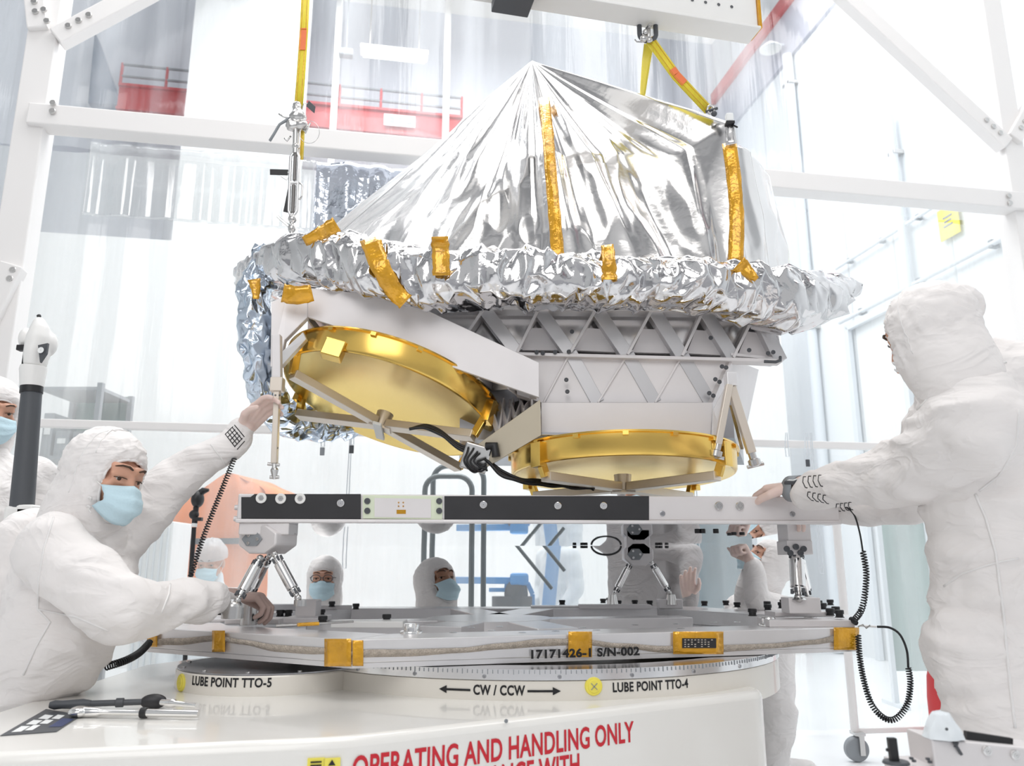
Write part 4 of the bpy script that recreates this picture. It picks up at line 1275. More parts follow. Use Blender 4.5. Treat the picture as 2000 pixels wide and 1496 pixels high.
# flat front panel above the right dish and the side wall receding from it
k = MB(); k.prism([L(1057, 786, -.02), L(1392, 786, -.02), L(1388, 852, -.02), L(1057, 850, -.02)], Vector((0, .03, 0)))
build('front_panel', k, 'alu_soft', t_in, bevel=.002)
s0 = [P(1425, 706, 3.00), P(1528, 706, 3.10), P(1482, 728, 3.60), P(1452, 872, 3.45), P(1390, 858, 2.99)]
k = MB(); k.prism([P(1392, 786, 2.98), P(1428, 700, 2.99), P(1482, 722, 3.55), P(1450, 872, 3.45), P(1389, 858, 2.98)], Vector((-.02, .02, 0)))
build('side_panel', k, 'alu_soft', t_in)
k = MB(); k.prism([P(1428, 694, 2.98), P(1528, 704, 2.99), P(1505, 716, 3.4), P(1440, 712, 3.2)], EZ * .01)
build('side_ledge', k, 'alu_soft', t_in)
k = MB(); k.tube([P(1492, 706, 2.96), P(1515, 707, 2.95), P(1524, 704, 2.96), P(1524, 697, 2.97)], .006, 8); build('hook_pin', k, 'dark_grey', t_in, smooth=60)
# big hidden core that carries everything
core = [P(900, 690, 3.15), P(1425, 700, 3.10), P(1440, 700, 3.95), P(900, 690, 4.0)]
k = MB(); lo_ = [Vector((p.x, p.y, P(1200, 855, 3.1).z)) for p in core]; hi_ = [Vector((p.x, p.y, P(1200, 610, 3.1).z)) for p in core]
k.hexa([lo_[0], lo_[1], lo_[2], lo_[3], hi_[0], hi_[1], hi_[2], hi_[3]]); build('bus_core', k, 'alu_dark', t_in)

# ---- gold dishes
def dish(c, nrm, e1, Rr, parent_name, spokes, label, bar_drop=.055, wall=.095):
    """c = centre of the rim plane (face side), nrm points out of the face"""
    nrm = Vector(nrm).normalized(); e1 = Vector(e1); e1 = (e1 - nrm * e1.dot(nrm)).normalized(); e2 = nrm.cross(e1)
    prof = [(Rr * 1.02, -wall - .01), (Rr * 1.025, -wall - .003), (Rr * 1.0, -wall), (Rr * .995, -.01), (Rr * .985, -.002), (Rr * .97, .0), (Rr * .955, -.002)]
    k = MB(); k.lathe(prof, c, nrm, 110, hint=e1)
    o = build('gold_dish', k, 'gold', t_in, smooth=32); o['label'] = label
    k = MB()
    fprof = [(Rr * .96, -.001), (Rr * .80, -.012), (Rr * .55, -.030), (Rr * .3, -.042), (Rr * .08, -.046), (.001, -.046)]
    k.lathe(fprof, c, nrm, 110, hint=e1); build('dish_face', k, 'gold_pale', o, smooth=50)
    k = MB(); k.lathe([(.001, -wall - .004), (Rr * 1.0, -wall - .004)], c, nrm, 64, hint=e1); build('dish_back', k, 'gold', o)
    hub = c + nrm * bar_drop
    for i, a in enumerate(spokes):
        d = e1 * math.cos(a) + e2 * math.sin(a)
        foot = c + d * (Rr * .93)
        k = MB(); k.bar(hub + d * .03, foot + nrm * bar_drop, .050, .032, nrm); s_ = build('spoke', k, 'beige_bar', o, bevel=.002)
        k = MB(); k.bar(foot + d * .02 + nrm * -.004, foot + nrm * bar_drop, .022, .03, d); k.box(foot + d * .035 - nrm * .03, (.05, .03, .09), (e2 * math.cos(a) - e1 * math.sin(a), d, nrm)); build('spoke_bracket', k, 'gold', s_, bevel=.002)
    k = MB(); k.cyl(hub - nrm * .05, hub + nrm * .012, .035, .03, 20); k.box(hub + nrm * .012, (.09, .05, .02), (e1, e2, nrm)); build('feed_hub', k, 'beige_bar', o, smooth=30)
    for i in range(16):
        a = 2 * PI * i / 16 + .1
        d = e1 * math.cos(a) + e2 * math.sin(a); tq = -e1 * math.sin(a) + e2 * math.cos(a)
        k = MB(); k.box(c + d * (Rr * 1.012) - nrm * (wall - .002), (.02, .012, .014), (tq, d, nrm)); build('rim_clip', k, 'gold', o)
    return o, hub, e1, e2, nrm
n1 = Vector((-.262, -.225, -.915)); e1a = Vector((.966, 0, -.266))
C1 = P(757, 797, 3.20)
d1, hub1, e1a, e2a, n1 = dish(C1, n1, e1a, .447, 'l', [math.radians(x) for x in (203, 142, 22, -38)], 'left gold dish, tilted towards the left', .075, .085)
n2 = Vector((.0, -.055, -.99)); C2 = P(1216, 930, 3.15)
d2, hub2, e1b, e2b, n2 = dish(C2, n2, Vector((1, 0, .05)), .440, 'r', [math.radians(x) for x in (215, 140, 42, -40)], 'right gold dish, facing straight down', .045, .078)
k = MB(); k.box(P(652, 684, 2.80), (.075, .05, .07), (e1a, e2a, n1)); o = build('latch_box', k, 'gold', d1, bevel=.004)
k = MB(); k.box(hub1 + n1 * .03, (.035, .16, .012), (e1a, e2a, n1)); build('hub_strap', k, 'wall_panel', d1, bevel=.002)
# black cable harness from dish to dish
def cable(name, pts, r, m, parent, n=8, wob=.004, seed=0):
    path = []
    for i in range(len(pts) - 1):
        g_ = lambda j: pts[max(0, min(len(pts) - 1, j))]
        for s in range(8):
            p = cat(g_(i - 1), g_(i), g_(i + 1), g_(i + 2), s / 8)
            path.append(p + noise.noise_vector(p * 14 + Vector((seed, 0, 0))) * wob)
    path.append(pts[-1])
    k = MB(); k.tube(path, r, n); return build(name, k, m, parent, smooth=180)
for i in range(3):
    o_ = Vector((0, .01 * i, .008 * i))
    cable('cable', [P(800, 838 + 3 * i, 3.0) + o_, P(830, 836, 3.0) + o_, P(862, 850, 2.98) + o_, P(900, 878, 2.96) + o_, P(935, 882, 2.95) + o_, P(962, 868, 2.95) + o_], .006, 'black', t_in, seed=i)
for i in range(3):
    o_ = Vector((0, .012 * i, .007 * i))
    cable('cable', [P(945, 895, 2.94) + o_, P(975, 925, 2.93) + o_, P(1015, 940, 2.93) + o_, P(1060, 946, 2.98) + o_, P(1110, 952, 3.02) + o_, P(1160, 956, 3.06) + o_], .0065, 'black', t_in, seed=i + 5, wob=.008)
k = MB(); c = P(930, 893, 2.98); k.box(c, (.085, .10, .10), frame_of(Vector((.3, -.2, 1)))); build('connector_box', k, 'steel', t_in, bevel=.006)
k = MB(); k.tube([P(950, 872, 2.93), P(966, 870, 2.92), P(969, 892, 2.92)], .016, 10); build('connector_boot', k, 'black', t_in, smooth=60)
for i in range(5):
    a = random.Random(i).random()
    cable('cable', [P(912 + 9 * i, 872 + 5 * i, 2.92), P(905 + 7 * i, 900, 2.90), P(925 + 5 * i, 925 - 4 * i, 2.91), P(950, 905 + 3 * i, 2.91)], .004, 'black', t_in, seed=i + 20, wob=.01)

# ---- tilted box around the left dish
def quad(name, pts, ext, m, smooth=None, bevel=.002):
    k = MB(); k.prism(pts, ext); return build(name, k, m, t_in, bevel=bevel)
back1 = -n1
FL0, FL1 = P(602, 562, 2.86), P(1053, 708, 2.86)
FB1, FB0 = P(1053, 776, 2.86), P(598, 618, 2.86)
quad('wing_front', [FB0, FB1, FL1, P(830, 604, 2.86), P(700, 572, 2.86), FL0], Vector((0, .02, 0)), 'alu_soft')
# left end post of the wing
quad('wing_corner', [P(528, 716, 2.80), P(546, 716, 2.80), P(556, 664, 2.82), P(600, 620, 2.85), P(602, 560, 2.86), P(560, 576, 2.84), P(530, 590, 2.82)], Vector((0, .03, 0)), 'alu_soft')
quad('corner_gusset', [P(549, 716, 2.80), P(598, 662, 2.86), P(592, 648, 2.86), P(549, 688, 2.80)], Vector((0, .03, 0)), 'alu')
quad('wing_end', [P(530, 590, 2.83), P(530, 745, 2.83), P(545, 800, 3.6), P(540, 620, 3.6)], Vector((.015, 0, 0)), 'alu')
# ceiling of the wing, dark triangulated web behind the dish
ceil = [P(600, 616, 2.90), P(1050, 772, 2.90), P(1040, 800, 3.75), P(600, 700, 3.75)]
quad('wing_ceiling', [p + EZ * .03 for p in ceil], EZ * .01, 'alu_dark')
def cp(u, v): return (ceil[0] * (1 - u) + ceil[1] * u) * (1 - v) + (ceil[3] * (1 - u) + ceil[2] * u) * v
for i in range(8):
    for (a, b) in (((i / 8, 0), ((i + .5) / 8, .28)), (((i + .5) / 8, .28), ((i + 1) / 8, 0))):
        k = MB(); k.bar(cp(*a), cp(*b), .007, .03); build('web_rib', k, 'alu_soft', t_in)
# beige end wall and floor on the right of the wing, open truss between
quad('wing_end_wall', [P(1055, 780, 2.87), P(1057, 850, 2.87), P(945, 915, 2.95), P(905, 888, 2.98)], Vector((0, .02, 0)), 'beige_panel')
for i in range(5):
    a = P(975 + 16 * i, 852 - 16 * i, 3.0); b = P(955 + 20 * i, 790 - 2 * i, 3.1)
    k = MB(); k.bar(a, b, .006, .03); build('web_rib', k, 'alu_soft', t_in)
    b2_ = P(985 + 18 * i, 782, 3.1); k = MB(); k.bar(a, b2_, .006, .03); build('web_rib', k, 'alu_soft', t_in)
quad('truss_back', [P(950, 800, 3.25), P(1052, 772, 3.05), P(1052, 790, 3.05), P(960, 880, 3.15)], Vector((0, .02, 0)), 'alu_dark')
# underside above the right dish
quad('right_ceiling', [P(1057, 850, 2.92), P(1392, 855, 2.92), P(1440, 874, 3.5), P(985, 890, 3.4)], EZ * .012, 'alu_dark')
for i in range(7):
    a = P(1070 + 48 * i, 852, 2.94); b = P(1094 + 48 * i, 862, 3.05)
    for q_ in (a, P(1118 + 48 * i, 853, 2.94)):
        k = MB(); k.bar(q_, b, .005, .02); build('web_rib', k, 'alu_soft', t_in)
# hanging measuring post on the left
k = MB(); k.bar(P(541, 655, 2.76), P(542, 742, 2.76), .034, .03); build('post_upper', k, 'alu_soft', t_in, bevel=.003)
k = MB(); k.box(P(542, 752, 2.755), (.044, .04, .05)); build('post_clamp', k, 'beige_bar', t_in, bevel=.003)
k = MB(); k.bar(P(542, 760, 2.755), P(536, 905, 2.75), .026, .02); o = build('post_lower', k, 'beige_bar', t_in, bevel=.002)
for (x, y) in ((538, 772), (546, 772), (535, 875), (542, 875)): bolt('post_hole', P(x, y, 2.742), Vector((0, -1, 0)), .0035, .001, 'dark_grey', o, 8)
k = MB(); k.tube([P(536, 903, 2.75), P(536, 912, 2.75), P(536, 918, 2.75), P(536, 930, 2.75), P(536, 936, 2.75)], [.008, .008, .014, .009, .006], 14); k.cyl(P(523, 906, 2.75), P(546, 908, 2.75), .006, n=10); k.cyl(P(527, 932, 2.75), P(545, 932, 2.75), .006, n=10); build('post_tip', k, 'steel', o, smooth=40)
# strut pair at the right corner
def leg(p0, p1, w):
    k = MB(); k.bar(p0, p1, w, .03, Vector((0, 1, 0))); o = build('leg_bar', k, 'beige_bar', t_in, bevel=.003)
    d = (p1 - p0).normalized()
    k = MB(); k.tube([p1 - d * .01, p1 + d * .02, p1 + d * .025, p1 + d * .045, p1 + d * .05], [.014, .014, .022, .022, .012], 16)
    s = d.cross(Vector((0, 1, 0))).normalized(); k.cyl(p1 + d * .045 - s * .03, p1 + d * .045 + s * .03, .007, n=10); build('leg_foot', k, 'steel', o, smooth=40)
    return o
k = MB(); k.box(P(1427, 742, 2.84), (.04, .05, .05)); build('leg_pivot', k, 'alu', t_in, bevel=.004)
leg(P(1428, 756, 2.84), P(1468, 885, 2.84), .030)
leg(P(1424, 752, 2.82), P(1402, 868, 2.82), .024)
quad('leg_fin', [P(1424, 742, 2.88), P(1392, 800, 2.9), P(1392, 850, 2.9), P(1412, 850, 2.9)], Vector((0, .01, 0)), 'alu')
k = MB(); k.bar(P(1428, 790, 2.9), P(1450, 876, 3.0), .012, .012); build('leg_rod', k, 'steel', t_in)
# slip of grey card clipped at the left sling foot
quad('grey_card', [P(507, 500, 3.0), P(522, 505, 3.0), P(548, 492, 3.02), P(546, 481, 3.02)], Vector((0, .004, 0)), 'mid_grey')
# ================================================================== people
def hframe(fwd, up):
    f = Vector(fwd).normalized(); u = Vector(up); u = (u - f * u.dot(f)).normalized()
    return f.cross(u), f, u
def folds(stretch=(6, 6, 10), amp=.012, seed=0.0):
    sx = Vector(stretch)
    def fn_(co, n):
        q = Vector((co.x * sx.x, co.y * sx.y, co.z * sx.z)) + Vector((seed, seed * 2, 0))
        w = noise.noise_vector(q * .5) * .8
        a = .38 - abs(noise.noise(q * .55 + w)); b = .38 - abs(noise.noise(q * 1.25 + w * 1.4))
        return amp * (1.1 * a + .6 * b) + amp * .25 * noise.noise(q * 3)
    return fn_
def hand(parent, name, wrist, d, palm, curls, m, thumb=1, s=1.0, thumb_curl=.5, spread=.12, voxel=.0038):
    d = Vector(d).normalized(); nrm = Vector(palm); nrm = (nrm - d * nrm.dot(d)).normalized(); sd = d.cross(nrm)
    W = Vector(wrist); k = MB()
    k.capsule(W - d * .05 * s, .031 * s, W + d * .012 * s, .027 * s, 14)
    for i in range(4):
        off = (-.030 + .020 * i) * thumb * -1
        kn = W + d * (.088 - .006 * abs(i - 1)) * s + sd * off * s
        k.capsule(W + d * .012 * s + sd * off * .55 * s, .0165 * s, kn, .0125 * s, 12)
        dr_ = (d + sd * (off / .03) * spread).normalized()
        ln = [(.044, .027, .021), (.048, .030, .022), (.045, .028, .022), (.036, .022, .019)][i]
        p = kn; ang = 0.0; rad = [.0105, .0095, .0085, .0078]
        for j in range(3):
            ang += curls[i] * (1.0, 1.1, .8)[j]
            dd_ = (dr_ * math.cos(ang) + nrm * math.sin(ang)).normalized()
            q = p + dd_ * ln[j] * s
            k.capsule(p, rad[j] * s, q, rad[j + 1] * s, 10)
            p = q
    b = W + d * .022 * s + sd * .024 * thumb * s
    t1 = b + (d * .62 + sd * thumb * .62 + nrm * .35 * (.4 + thumb_curl)).normalized() * .042 * s
    t2 = t1 + (d * .80 + sd * thumb * .15 + nrm * .55 * thumb_curl).normalized() * .032 * s
    t3 = t2 + (d * .75 - sd * thumb * .12 + nrm * .75 * thumb_curl).normalized() * .026 * s
    k.capsule(W + d * .01 * s, .017 * s, b, .017 * s, 10); k.capsule(b, .016 * s, t1, .0125 * s, 10); k.capsule(t1, .0125 * s, t2, .011 * s, 10); k.capsule(t2, .011 * s, t3, .0085 * s, 10)
    return fuse(name, k, m, parent, voxel * s, 2)
def head_parts(root, C, fwd, up, s=1.0, skin='skin', suit='suit', hood=True, mask=True, fine=True, glasses=False, opening=(40, 30, 58), cap=False, seam=True, seed=0, brow=True):
    r_, f, u = hframe(fwd, up); C = Vector(C)
    def Lc(x, y, z): return C + (r_ * x + f * y + u * z) * s
    ax = (r_, f, u)
    b = MB()
    b.ball(Lc(0, -.015, .026), (.076 * s, .095 * s, .088 * s), ax, 24, 16)
    b.ball(Lc(0, .025, -.035), (.062 * s, .072 * s, .085 * s), ax, 24, 16)
    b.ball(Lc(0, .045, -.085), (.042 * s, .045 * s, .035 * s), ax)
    for q in (-1, 1):
        b.ball(Lc(q * .040, .062, -.028), .024 * s, ax)
        b.ball(Lc(q * .078, -.01, -.01), (.012 * s, .024 * s, .034 * s), ax)
        b.capsule(Lc(q * .018, .0900, .0105), .0085 * s, Lc(q * .048, .079, .0092), .008 * s, 8)
        b.capsule(Lc(q * .018, .0905, -.0105), .007 * s, Lc(q * .046, .080, -.0095), .0065 * s, 8)
        b.capsule(Lc(q * .012, .092, .028), .0125 * s, Lc(q * .048, .074, .030), .011 * s, 10)
    b.capsule(Lc(0, .090, .015), .011 * s, Lc(0, .106, -.034), .0135 * s, 12)
    b.capsule(Lc(-.02, .098, -.068), .009 * s, Lc(.02, .098, -.068), .009 * s, 8)
    b.capsule(Lc(0, -.02, -.06), .055 * s, Lc(0, -.04, -.19), .058 * s, 16)
    # ---- eyes and brows
    for q in (-1, 1):
        k = MB(); k.ball(Lc(q * .032, .0795, .0), .0120 * s, ax, 16, 12); e = build('eye', k, 'eye', root, smooth=180)
        k = MB(); k.ball(Lc(q * .0325, .0855, -.001), .0076 * s, ax, 12, 8); build('iris', k, 'iris', e, smooth=180)
        k = MB(); k.tube([Lc(q * .016, .0990, .0015), Lc(q * .032, .0970, .0030), Lc(q * .050, .0860, .0002)], [.0012 * s, .0017 * s, .0012 * s], 6); build('eyelash', k, 'brow', root, smooth=180)
        if brow:
            k = MB(); k.tube([Lc(q * .012, .105, .028), Lc(q * .026, .104, .034), Lc(q * .040, .094, .034), Lc(q * .052, .080, .028)], [.003 * s, .0045 * s, .004 * s, .002 * s], 8, flat=.7); build('eyebrow', k, 'brow', root, smooth=180)
    if glasses:
        k = MB()
        for q in (-1, 1):
            k.tube([Lc(q * .034 + math.cos(a) * .027, .112 - abs(math.cos(a) * .004), math.sin(a) * .02) for a in [2 * PI * i / 20 for i in range(20)]], .0022 * s, 6, closed=True)
            k.tube([Lc(q * .061, .110, .005), Lc(q * .082, .02, .004)], .002 * s, 6)
        k.tube([Lc(-.008, .114, .004), Lc(.008, .114, .004)], .002 * s, 6)
        build('glasses', k, 'dark_grey', root, smooth=180)
    if mask:
        rows = []
        for j in range(15):
            v = j / 14
            row = []
            for i in range(19):
                w = (i - 9) / 9
                x = w * .068
                z = -.012 - .016 * abs(w) - (.108 - .050 * w * w) * v
                yc = .114 + .028 * math.sin(min(1, v * 1.25) * PI * .62) - .030 * max(0, v - .62) / .38
                y = yc - 9.5 * x * x
                y += .0028 * math.sin(v * PI * 7) * (1 - abs(w) * .5)
                row.append(Lc(x, y, z))
            rows.append(row)
        k = MB(); k.grid(rows); mk = build('face_mask', k, 'mask', root, smooth=180, solid=.002 * s)
        k = MB()
        for q in (-1, 1):
            k.tube([Lc(q * .066, .073, -.030), Lc(q * .078, .035, -.012), Lc(q * .080, .0, .012)], .0015 * s, 6)
            k.tube([Lc(q * .066, .070, -.105), Lc(q * .075, .035, -.075), Lc(q * .080, .0, -.03)], .0015 * s, 6)
        build('ear_loop', k, 'seam', mk)
    # ---- hood drawn around the face opening
    ell = [((0, -.018, .024), (.101, .122, .110)), ((0, .0, -.045), (.094, .112, .125)), ((0, -.035, -.13), (.102, .108, .165))]
    def rad(dv):
        best = []
        for (c, R_) in ell:
            ox, oy, oz = -c[0] / R_[0], -c[1] / R_[1], -c[2] / R_[2]
            dx, dy, dz = dv[0] / R_[0], dv[1] / R_[1], dv[2] / R_[2]
            A = dx * dx + dy * dy + dz * dz; B = ox * dx + oy * dy + oz * dz; Cc = ox * ox + oy * oy + oz * oz - 1
            best.append((-B + math.sqrt(max(0, B * B - A * Cc))) / A)
        return sum(q ** 10 for q in best) ** .1 * .97
    def phi0(a):
        sn = math.sin(a)
        e = opening
        return math.radians(e[0] + (e[1] - e[0]) * sn ** 2 if sn > 0 else e[0] + (e[2] - e[0]) * sn ** 2)
    def hp(a, ph, lift=0.0, fold=True):
        dv = (math.cos(a) * math.sin(ph), math.cos(ph), math.sin(a) * math.sin(ph))
        R0 = rad(dv) + lift
        if fold:
            q = Vector(dv) * 2.6 + Vector((seed, 0, 0))
            w_ = noise.noise_vector(q) * .6
            R0 += .011 * (.35 - abs(noise.noise(Vector((q.x * 1.6, q.y * 1.2, q.z * 2.6)) + w_))) + .006 * (.3 - abs(noise.noise(q * 2.3 + w_)))
            e = (ph - phi0(a)); R0 -= .016 * math.exp(-e * 6)
        return Lc(dv[0] * R0, dv[1] * R0, dv[2] * R0)
    if hood:
        NA = 72 if fine else 40; NP = 44 if fine else 24
        rows = []
        for j in range(NP + 1):
            rows.append([hp(2 * PI * i / NA, phi0(2 * PI * i / NA) + (PI - .02 - phi0(2 * PI * i / NA)) * (j / NP) ** 1.15) for i in range(NA)])
        k = MB(); k.grid(rows, closed_u=True)
        h = build('hood', k, suit, root, smooth=180, solid=.004 * s)
        k = MB(); k.tube(rows[0], .0042 * s, 8, closed=True); build('hood_binding', k, 'seam', h, smooth=180)
        if seam and fine:
            k = MB(); k.tube([hp(a, math.radians(88), .002) for a in [-.6 + (PI + 1.2) * i / 50 for i in range(51)]], .0016 * s, 6)
            k.tube([hp(.50 + (PI - 1.0) * i / 50, phi0(1.2) + .55 + .35 * math.cos((i - 25) / 25 * 1.4), .003) for i in range(51)], .0016 * s, 6)
            build('hood_seam', k, 'seam', h, smooth=180)
            k = MB()
            for i in range(2):
                for sd_ in (0, PI):
                    a = (-.75 - .18 * i) if sd_ == 0 else PI + .75 + .18 * i
                    p = hp(a, phi0(a) + .18, .003); o_ = (p - C).normalized()
                    k.lathe([(.001, .003), (.006, .003), (.008, 0)], p, o_, 14)
            build('hood_snap', k, 'seam', h, smooth=40)
    if cap:
        rows = []
        for j in range(20):
            row = []
            for i in range(40):
                a = 2 * PI * i / 40; t = j / 19 * math.radians(98)
                rr_ = 1 + .07 * noise.noise(Vector((math.cos(a) * 3, math.sin(a) * 3, t * 4)))
                row.append(Lc(math.sin(t) * math.cos(a) * .102 * rr_, -.012 + math.sin(t) * math.sin(a) * .118 * rr_, .040 + math.cos(t) * .118 * rr_))
            rows.append(row)
        k = MB(); k.grid(rows, closed_u=True); build('bouffant_cap', k, 'cap_net', root, smooth=180)
    return b
def suit_and_body(root, limbs, headb, m='suit', skin='skin', voxel=.012, fold=None):
    k = MB()
    for (a, ra, b, rb) in limbs: k.capsule(a, ra, b, rb, 20)
    cov = fuse('coverall', k, m, root, voxel, 3, fold)
    for (a, ra, b, rb) in limbs: headb.capsule(a, max(.012, ra * .72), b, max(.012, rb * .72), 14)
    fuse('body', headb, skin, root, min(voxel, .0065), 2)
    return cov
def seam_on(cov, px_path, r=.003, name='seam', m='seam'):
    from mathutils.bvhtree import BVHTree
    base = origin_of(cov)
    bv = BVHTree.FromPolygons([v.co + base for v in cov.data.vertices], [tuple(p.vertices) for p in cov.data.polygons])
    out = []
    for a, b in zip(px_path[:-1], px_path[1:]):
        for s_ in range(6):
            d = ray(a[0] + (b[0] - a[0]) * s_ / 6, a[1] + (b[1] - a[1]) * s_ / 6).normalized()
            h = bv.ray_cast(CAM, d)
            if h[0] is not None: out.append(h[0] - d * .0005)
    if len(out) > 2:
        k = MB(); k.tube(out, r, 6); build(name, k, m, cov, smooth=180)
def V(*a): return Vector(a)
def cuff_ticks(root, p, d, r, rows_, cols_, m='ink', name='cuff_stitching', facing=None, arc=PI * .9, pitch=.011):
    """dark stitched marks around a cuff"""
    x, y, z = frame_of(d, facing)
    k = MB(); p = Vector(p)
    fa = math.atan2((CAM - p).dot(y), (CAM - p).dot(x))
    for i in range(rows_):
        c = p + z * (i * pitch)
        k.tube([c + (x * math.cos(fa + a) + y * math.sin(fa + a)) * (r + .002) for a in [-arc / 2 + arc * q / 16 for q in range(17)]], .0014, 5)
    for j in range(cols_):
        a = fa - arc / 2 + arc * j / (cols_ - 1)
        e = x * math.cos(a) + y * math.sin(a)
        k.tube([p + e * (r + .003), p + z * ((rows_ - 1) * pitch) + e * (r + .003)], .0016, 5)
    return build(name, k, m, root)

# ---- worker at the left, leaning over the base
g = 'people in white coveralls'
t = thing('person', 'person in white hood and blue mask leaning over the base, reaching up left', 'person', V(-1.62, 2.6, 0))
hc = P(207, 928, 2.50)
hb = head_parts(t, hc, (.90, -.36, -.20), (.16, .05, 1), 1.12, seed=1.0, opening=(44, 33, 58))
chest = P(150, 1110, 2.58); belly = P(122, 1232, 2.52); pel = P(25, 1330, 2.55)
shR, elR, wrR = P(105, 1075, 2.36), P(235, 1190, 2.32), P(415, 1172, 2.66)
shL, elL, wrL = P(262, 1015, 2.70), P(345, 940, 2.78), P(466, 850, 2.80)
limbs = [(P(195, 1035, 2.54), .085, chest, .165), (chest, .17, belly, .165), (belly, .165, pel, .165), (chest, .14, shR, .095), (chest, .13, shL, .088),
         (shR, .095, elR, .085), (elR, .084, wrR, .05), (shL, .082, elL, .075), (elL, .072, wrL, .048), (P(60, 1080, 2.62), .13, P(10, 1250, 2.66), .15),
         (pel, .15, V(-1.72, 2.62, .48), .10), (V(-1.72, 2.62, .48), .10, V(-1.76, 2.7, .05), .07), (pel + V(-.05, .2, 0), .15, V(-1.66, 2.84, .48), .10), (V(-1.66, 2.84, .48), .10, V(-1.68, 2.9, .05), .07)]
cov = suit_and_body(t, limbs, hb, fold=folds((5, 5, 9), .030, 2.0), voxel=.010)
seam_on(cov, [(105, 1010), (86, 1070), (76, 1130), (74, 1190), (98, 1215), (72, 1260), (40, 1330)])
seam_on(cov, [(74, 1190), (150, 1205), (225, 1238)])
seam_on(cov, [(322, 1092), (335, 1120), (330, 1160), (312, 1205)])
seam_on(cov, [(412, 868), (432, 895), (446, 918)])
hand(t, 'glove', P(478, 838, 2.80), P(528, 778, 2.78) - P(478, 838, 2.80), V(.55, -.5, -.4), (.42, .5, .5, .55), 'glove', thumb=-1, s=1.08, thumb_curl=.9)
hand(t, 'glove', P(452, 1166, 2.86), V(1, .25, .0), V(.2, .1, -1), (.75, .8, .85, .9), 'glove_shaded', thumb=1, s=1.12, thumb_curl=.8)
k = MB(); k.capsule(wrR, .045, P(452, 1176, 2.86), .03, 14); build('cuff', k, 'suit', t, smooth=180)
for i in range(5):          # grid of dark stitches, laid on the sleeve itself
    f = i / 4
    seam_on(cov, [(440 + 18 * f, 848 - 18 * f), (463 + 18 * f, 878 - 20 * f)], .0016, 'cuff_stitching', 'ink')
for i in range(6):
    f = i / 5
    seam_on(cov, [(440 + 23 * f, 848 + 30 * f), (458 + 23 * f, 830 + 28 * f)], .0016, 'cuff_stitching', 'ink')
k = MB(); k.capsule(P(466, 850, 2.8), .044, P(474, 842, 2.8), .038, 14); build('cuff', k, 'suit', t, smooth=180)
# ---- worker at the right, seen from behind
t = thing('person', 'person in white coverall seen from behind at right, one hand on the frame', 'person', V(1.45, 2.35, 0))
hc = P(1812, 652, 2.15)
hb = head_parts(t, hc, (-.52, .85, -.20), (-.10, .08, 1), 1.05, mask=False, opening=(36, 26, 40), seed=5.0)
chest = P(1960, 880, 2.24); belly = P(1962, 1085, 2.27); pel = P(1972, 1270, 2.32)
shL, elL, wrL = P(1915, 815, 2.06), P(1795, 915, 2.28), P(1582, 958, 2.70)
shR, elR, wrR = P(1850, 800, 2.48), P(1780, 975, 2.74), P(1655, 992, 2.93)
limbs = [(P(1860, 745, 2.2), .10, chest, .19), (chest, .20, belly, .185), (belly, .185, pel, .185), (chest, .16, shL, .12), (chest, .14, shR, .10), (P(1905, 770, 2.15), .12, P(1975, 770, 2.2), .15), (P(1945, 725, 2.24), .10, P(2020, 770, 2.3), .13),
         (shL, .115, elL, .09), (elL, .09, wrL, .052), (shR, .10, elR, .075), (elR, .072, wrR, .05),
         (pel + V(-.08, -.05, 0), .155, V(1.33, 2.2, .50), .115), (V(1.33, 2.2, .50), .115, V(1.34, 2.25, .05), .08), (pel + V(.1, .1, 0), .155, V(1.55, 2.45, .48), .11), (V(1.55, 2.45, .48), .11, V(1.58, 2.5, .05), .08)]
cov = suit_and_body(t, limbs, hb, fold=folds((4, 4, 11), .036, 8.0), voxel=.010)
seam_on(cov, [(1792, 800), (1820, 770), (1862, 742), (1915, 718), (1975, 705)])
seam_on(cov, [(1990, 800), (1985, 870), (1950, 930), (1905, 965)])
seam_on(cov, [(1905, 965), (1925, 1010), (1945, 1080), (1960, 1200), (1972, 1330), (1985, 1440)], .004)
seam_on(cov, [(1990, 1090), (1940, 1100), (1880, 1120), (1836, 1150)])
hand(t, 'glove', P(1556, 951, 2.76), P(1495, 953, 2.89) - P(1556, 951, 2.76), V(0, .35, -1), (.42, .46, .5, .55), 'glove', thumb=1, s=1.26, thumb_curl=.5)
hand(t, 'glove', P(1640, 996, 2.96), V(-1, .15, .0), V(0, .3, -1), (.5, .5, .5, .5), 'glove', thumb=1, s=1.0)
k = MB(); wd = (P(1530, 955, 2.80) - P(1575, 957, 2.71)).normalized(); x, y, z = frame_of(wd, EZ)
k.tube([P(1553, 955, 2.765) - wd * .024, P(1553, 955, 2.765) + wd * .022], [.046, .043], 24, caps=False); wb = build('watch_strap', k, 'mid_grey', t, smooth=50, solid=.004)
wc = P(1549, 940, 2.735)
k = MB(); k.box(wc, (.044, .044, .014), (wd, wd.cross(V(0, -.6, .8)).normalized(), V(0, -.6, .8))); o = build('watch_case', k, 'dark_grey', wb, bevel=.003)
k = MB(); k.box(wc + V(0, -.6, .8) * .0075, (.030, .030, .002), (wd, wd.cross(V(0, -.6, .8)).normalized(), V(0, -.6, .8))); build('watch_face', k, 'wall_panel', o)
for (x0, y0, x1, y1, dx, dy) in ((1569, 931, 1573, 952, 10, -1), (1578, 961, 1585, 977, 10, 2), (1634, 984, 1638, 998, 8, -1)):
    for i in range(4):
        a, b = (x0 + dx * i, y0 + dy * i), (x1 + dx * i, y1 + dy * i)
        seam_on(cov, [(a[0] + 5, a[1]), a, (a[0] - 1, (a[1] + b[1]) / 2), b, (b[0] + 5, b[1] + 1)], .0016, 'cuff_stitching', 'ink')
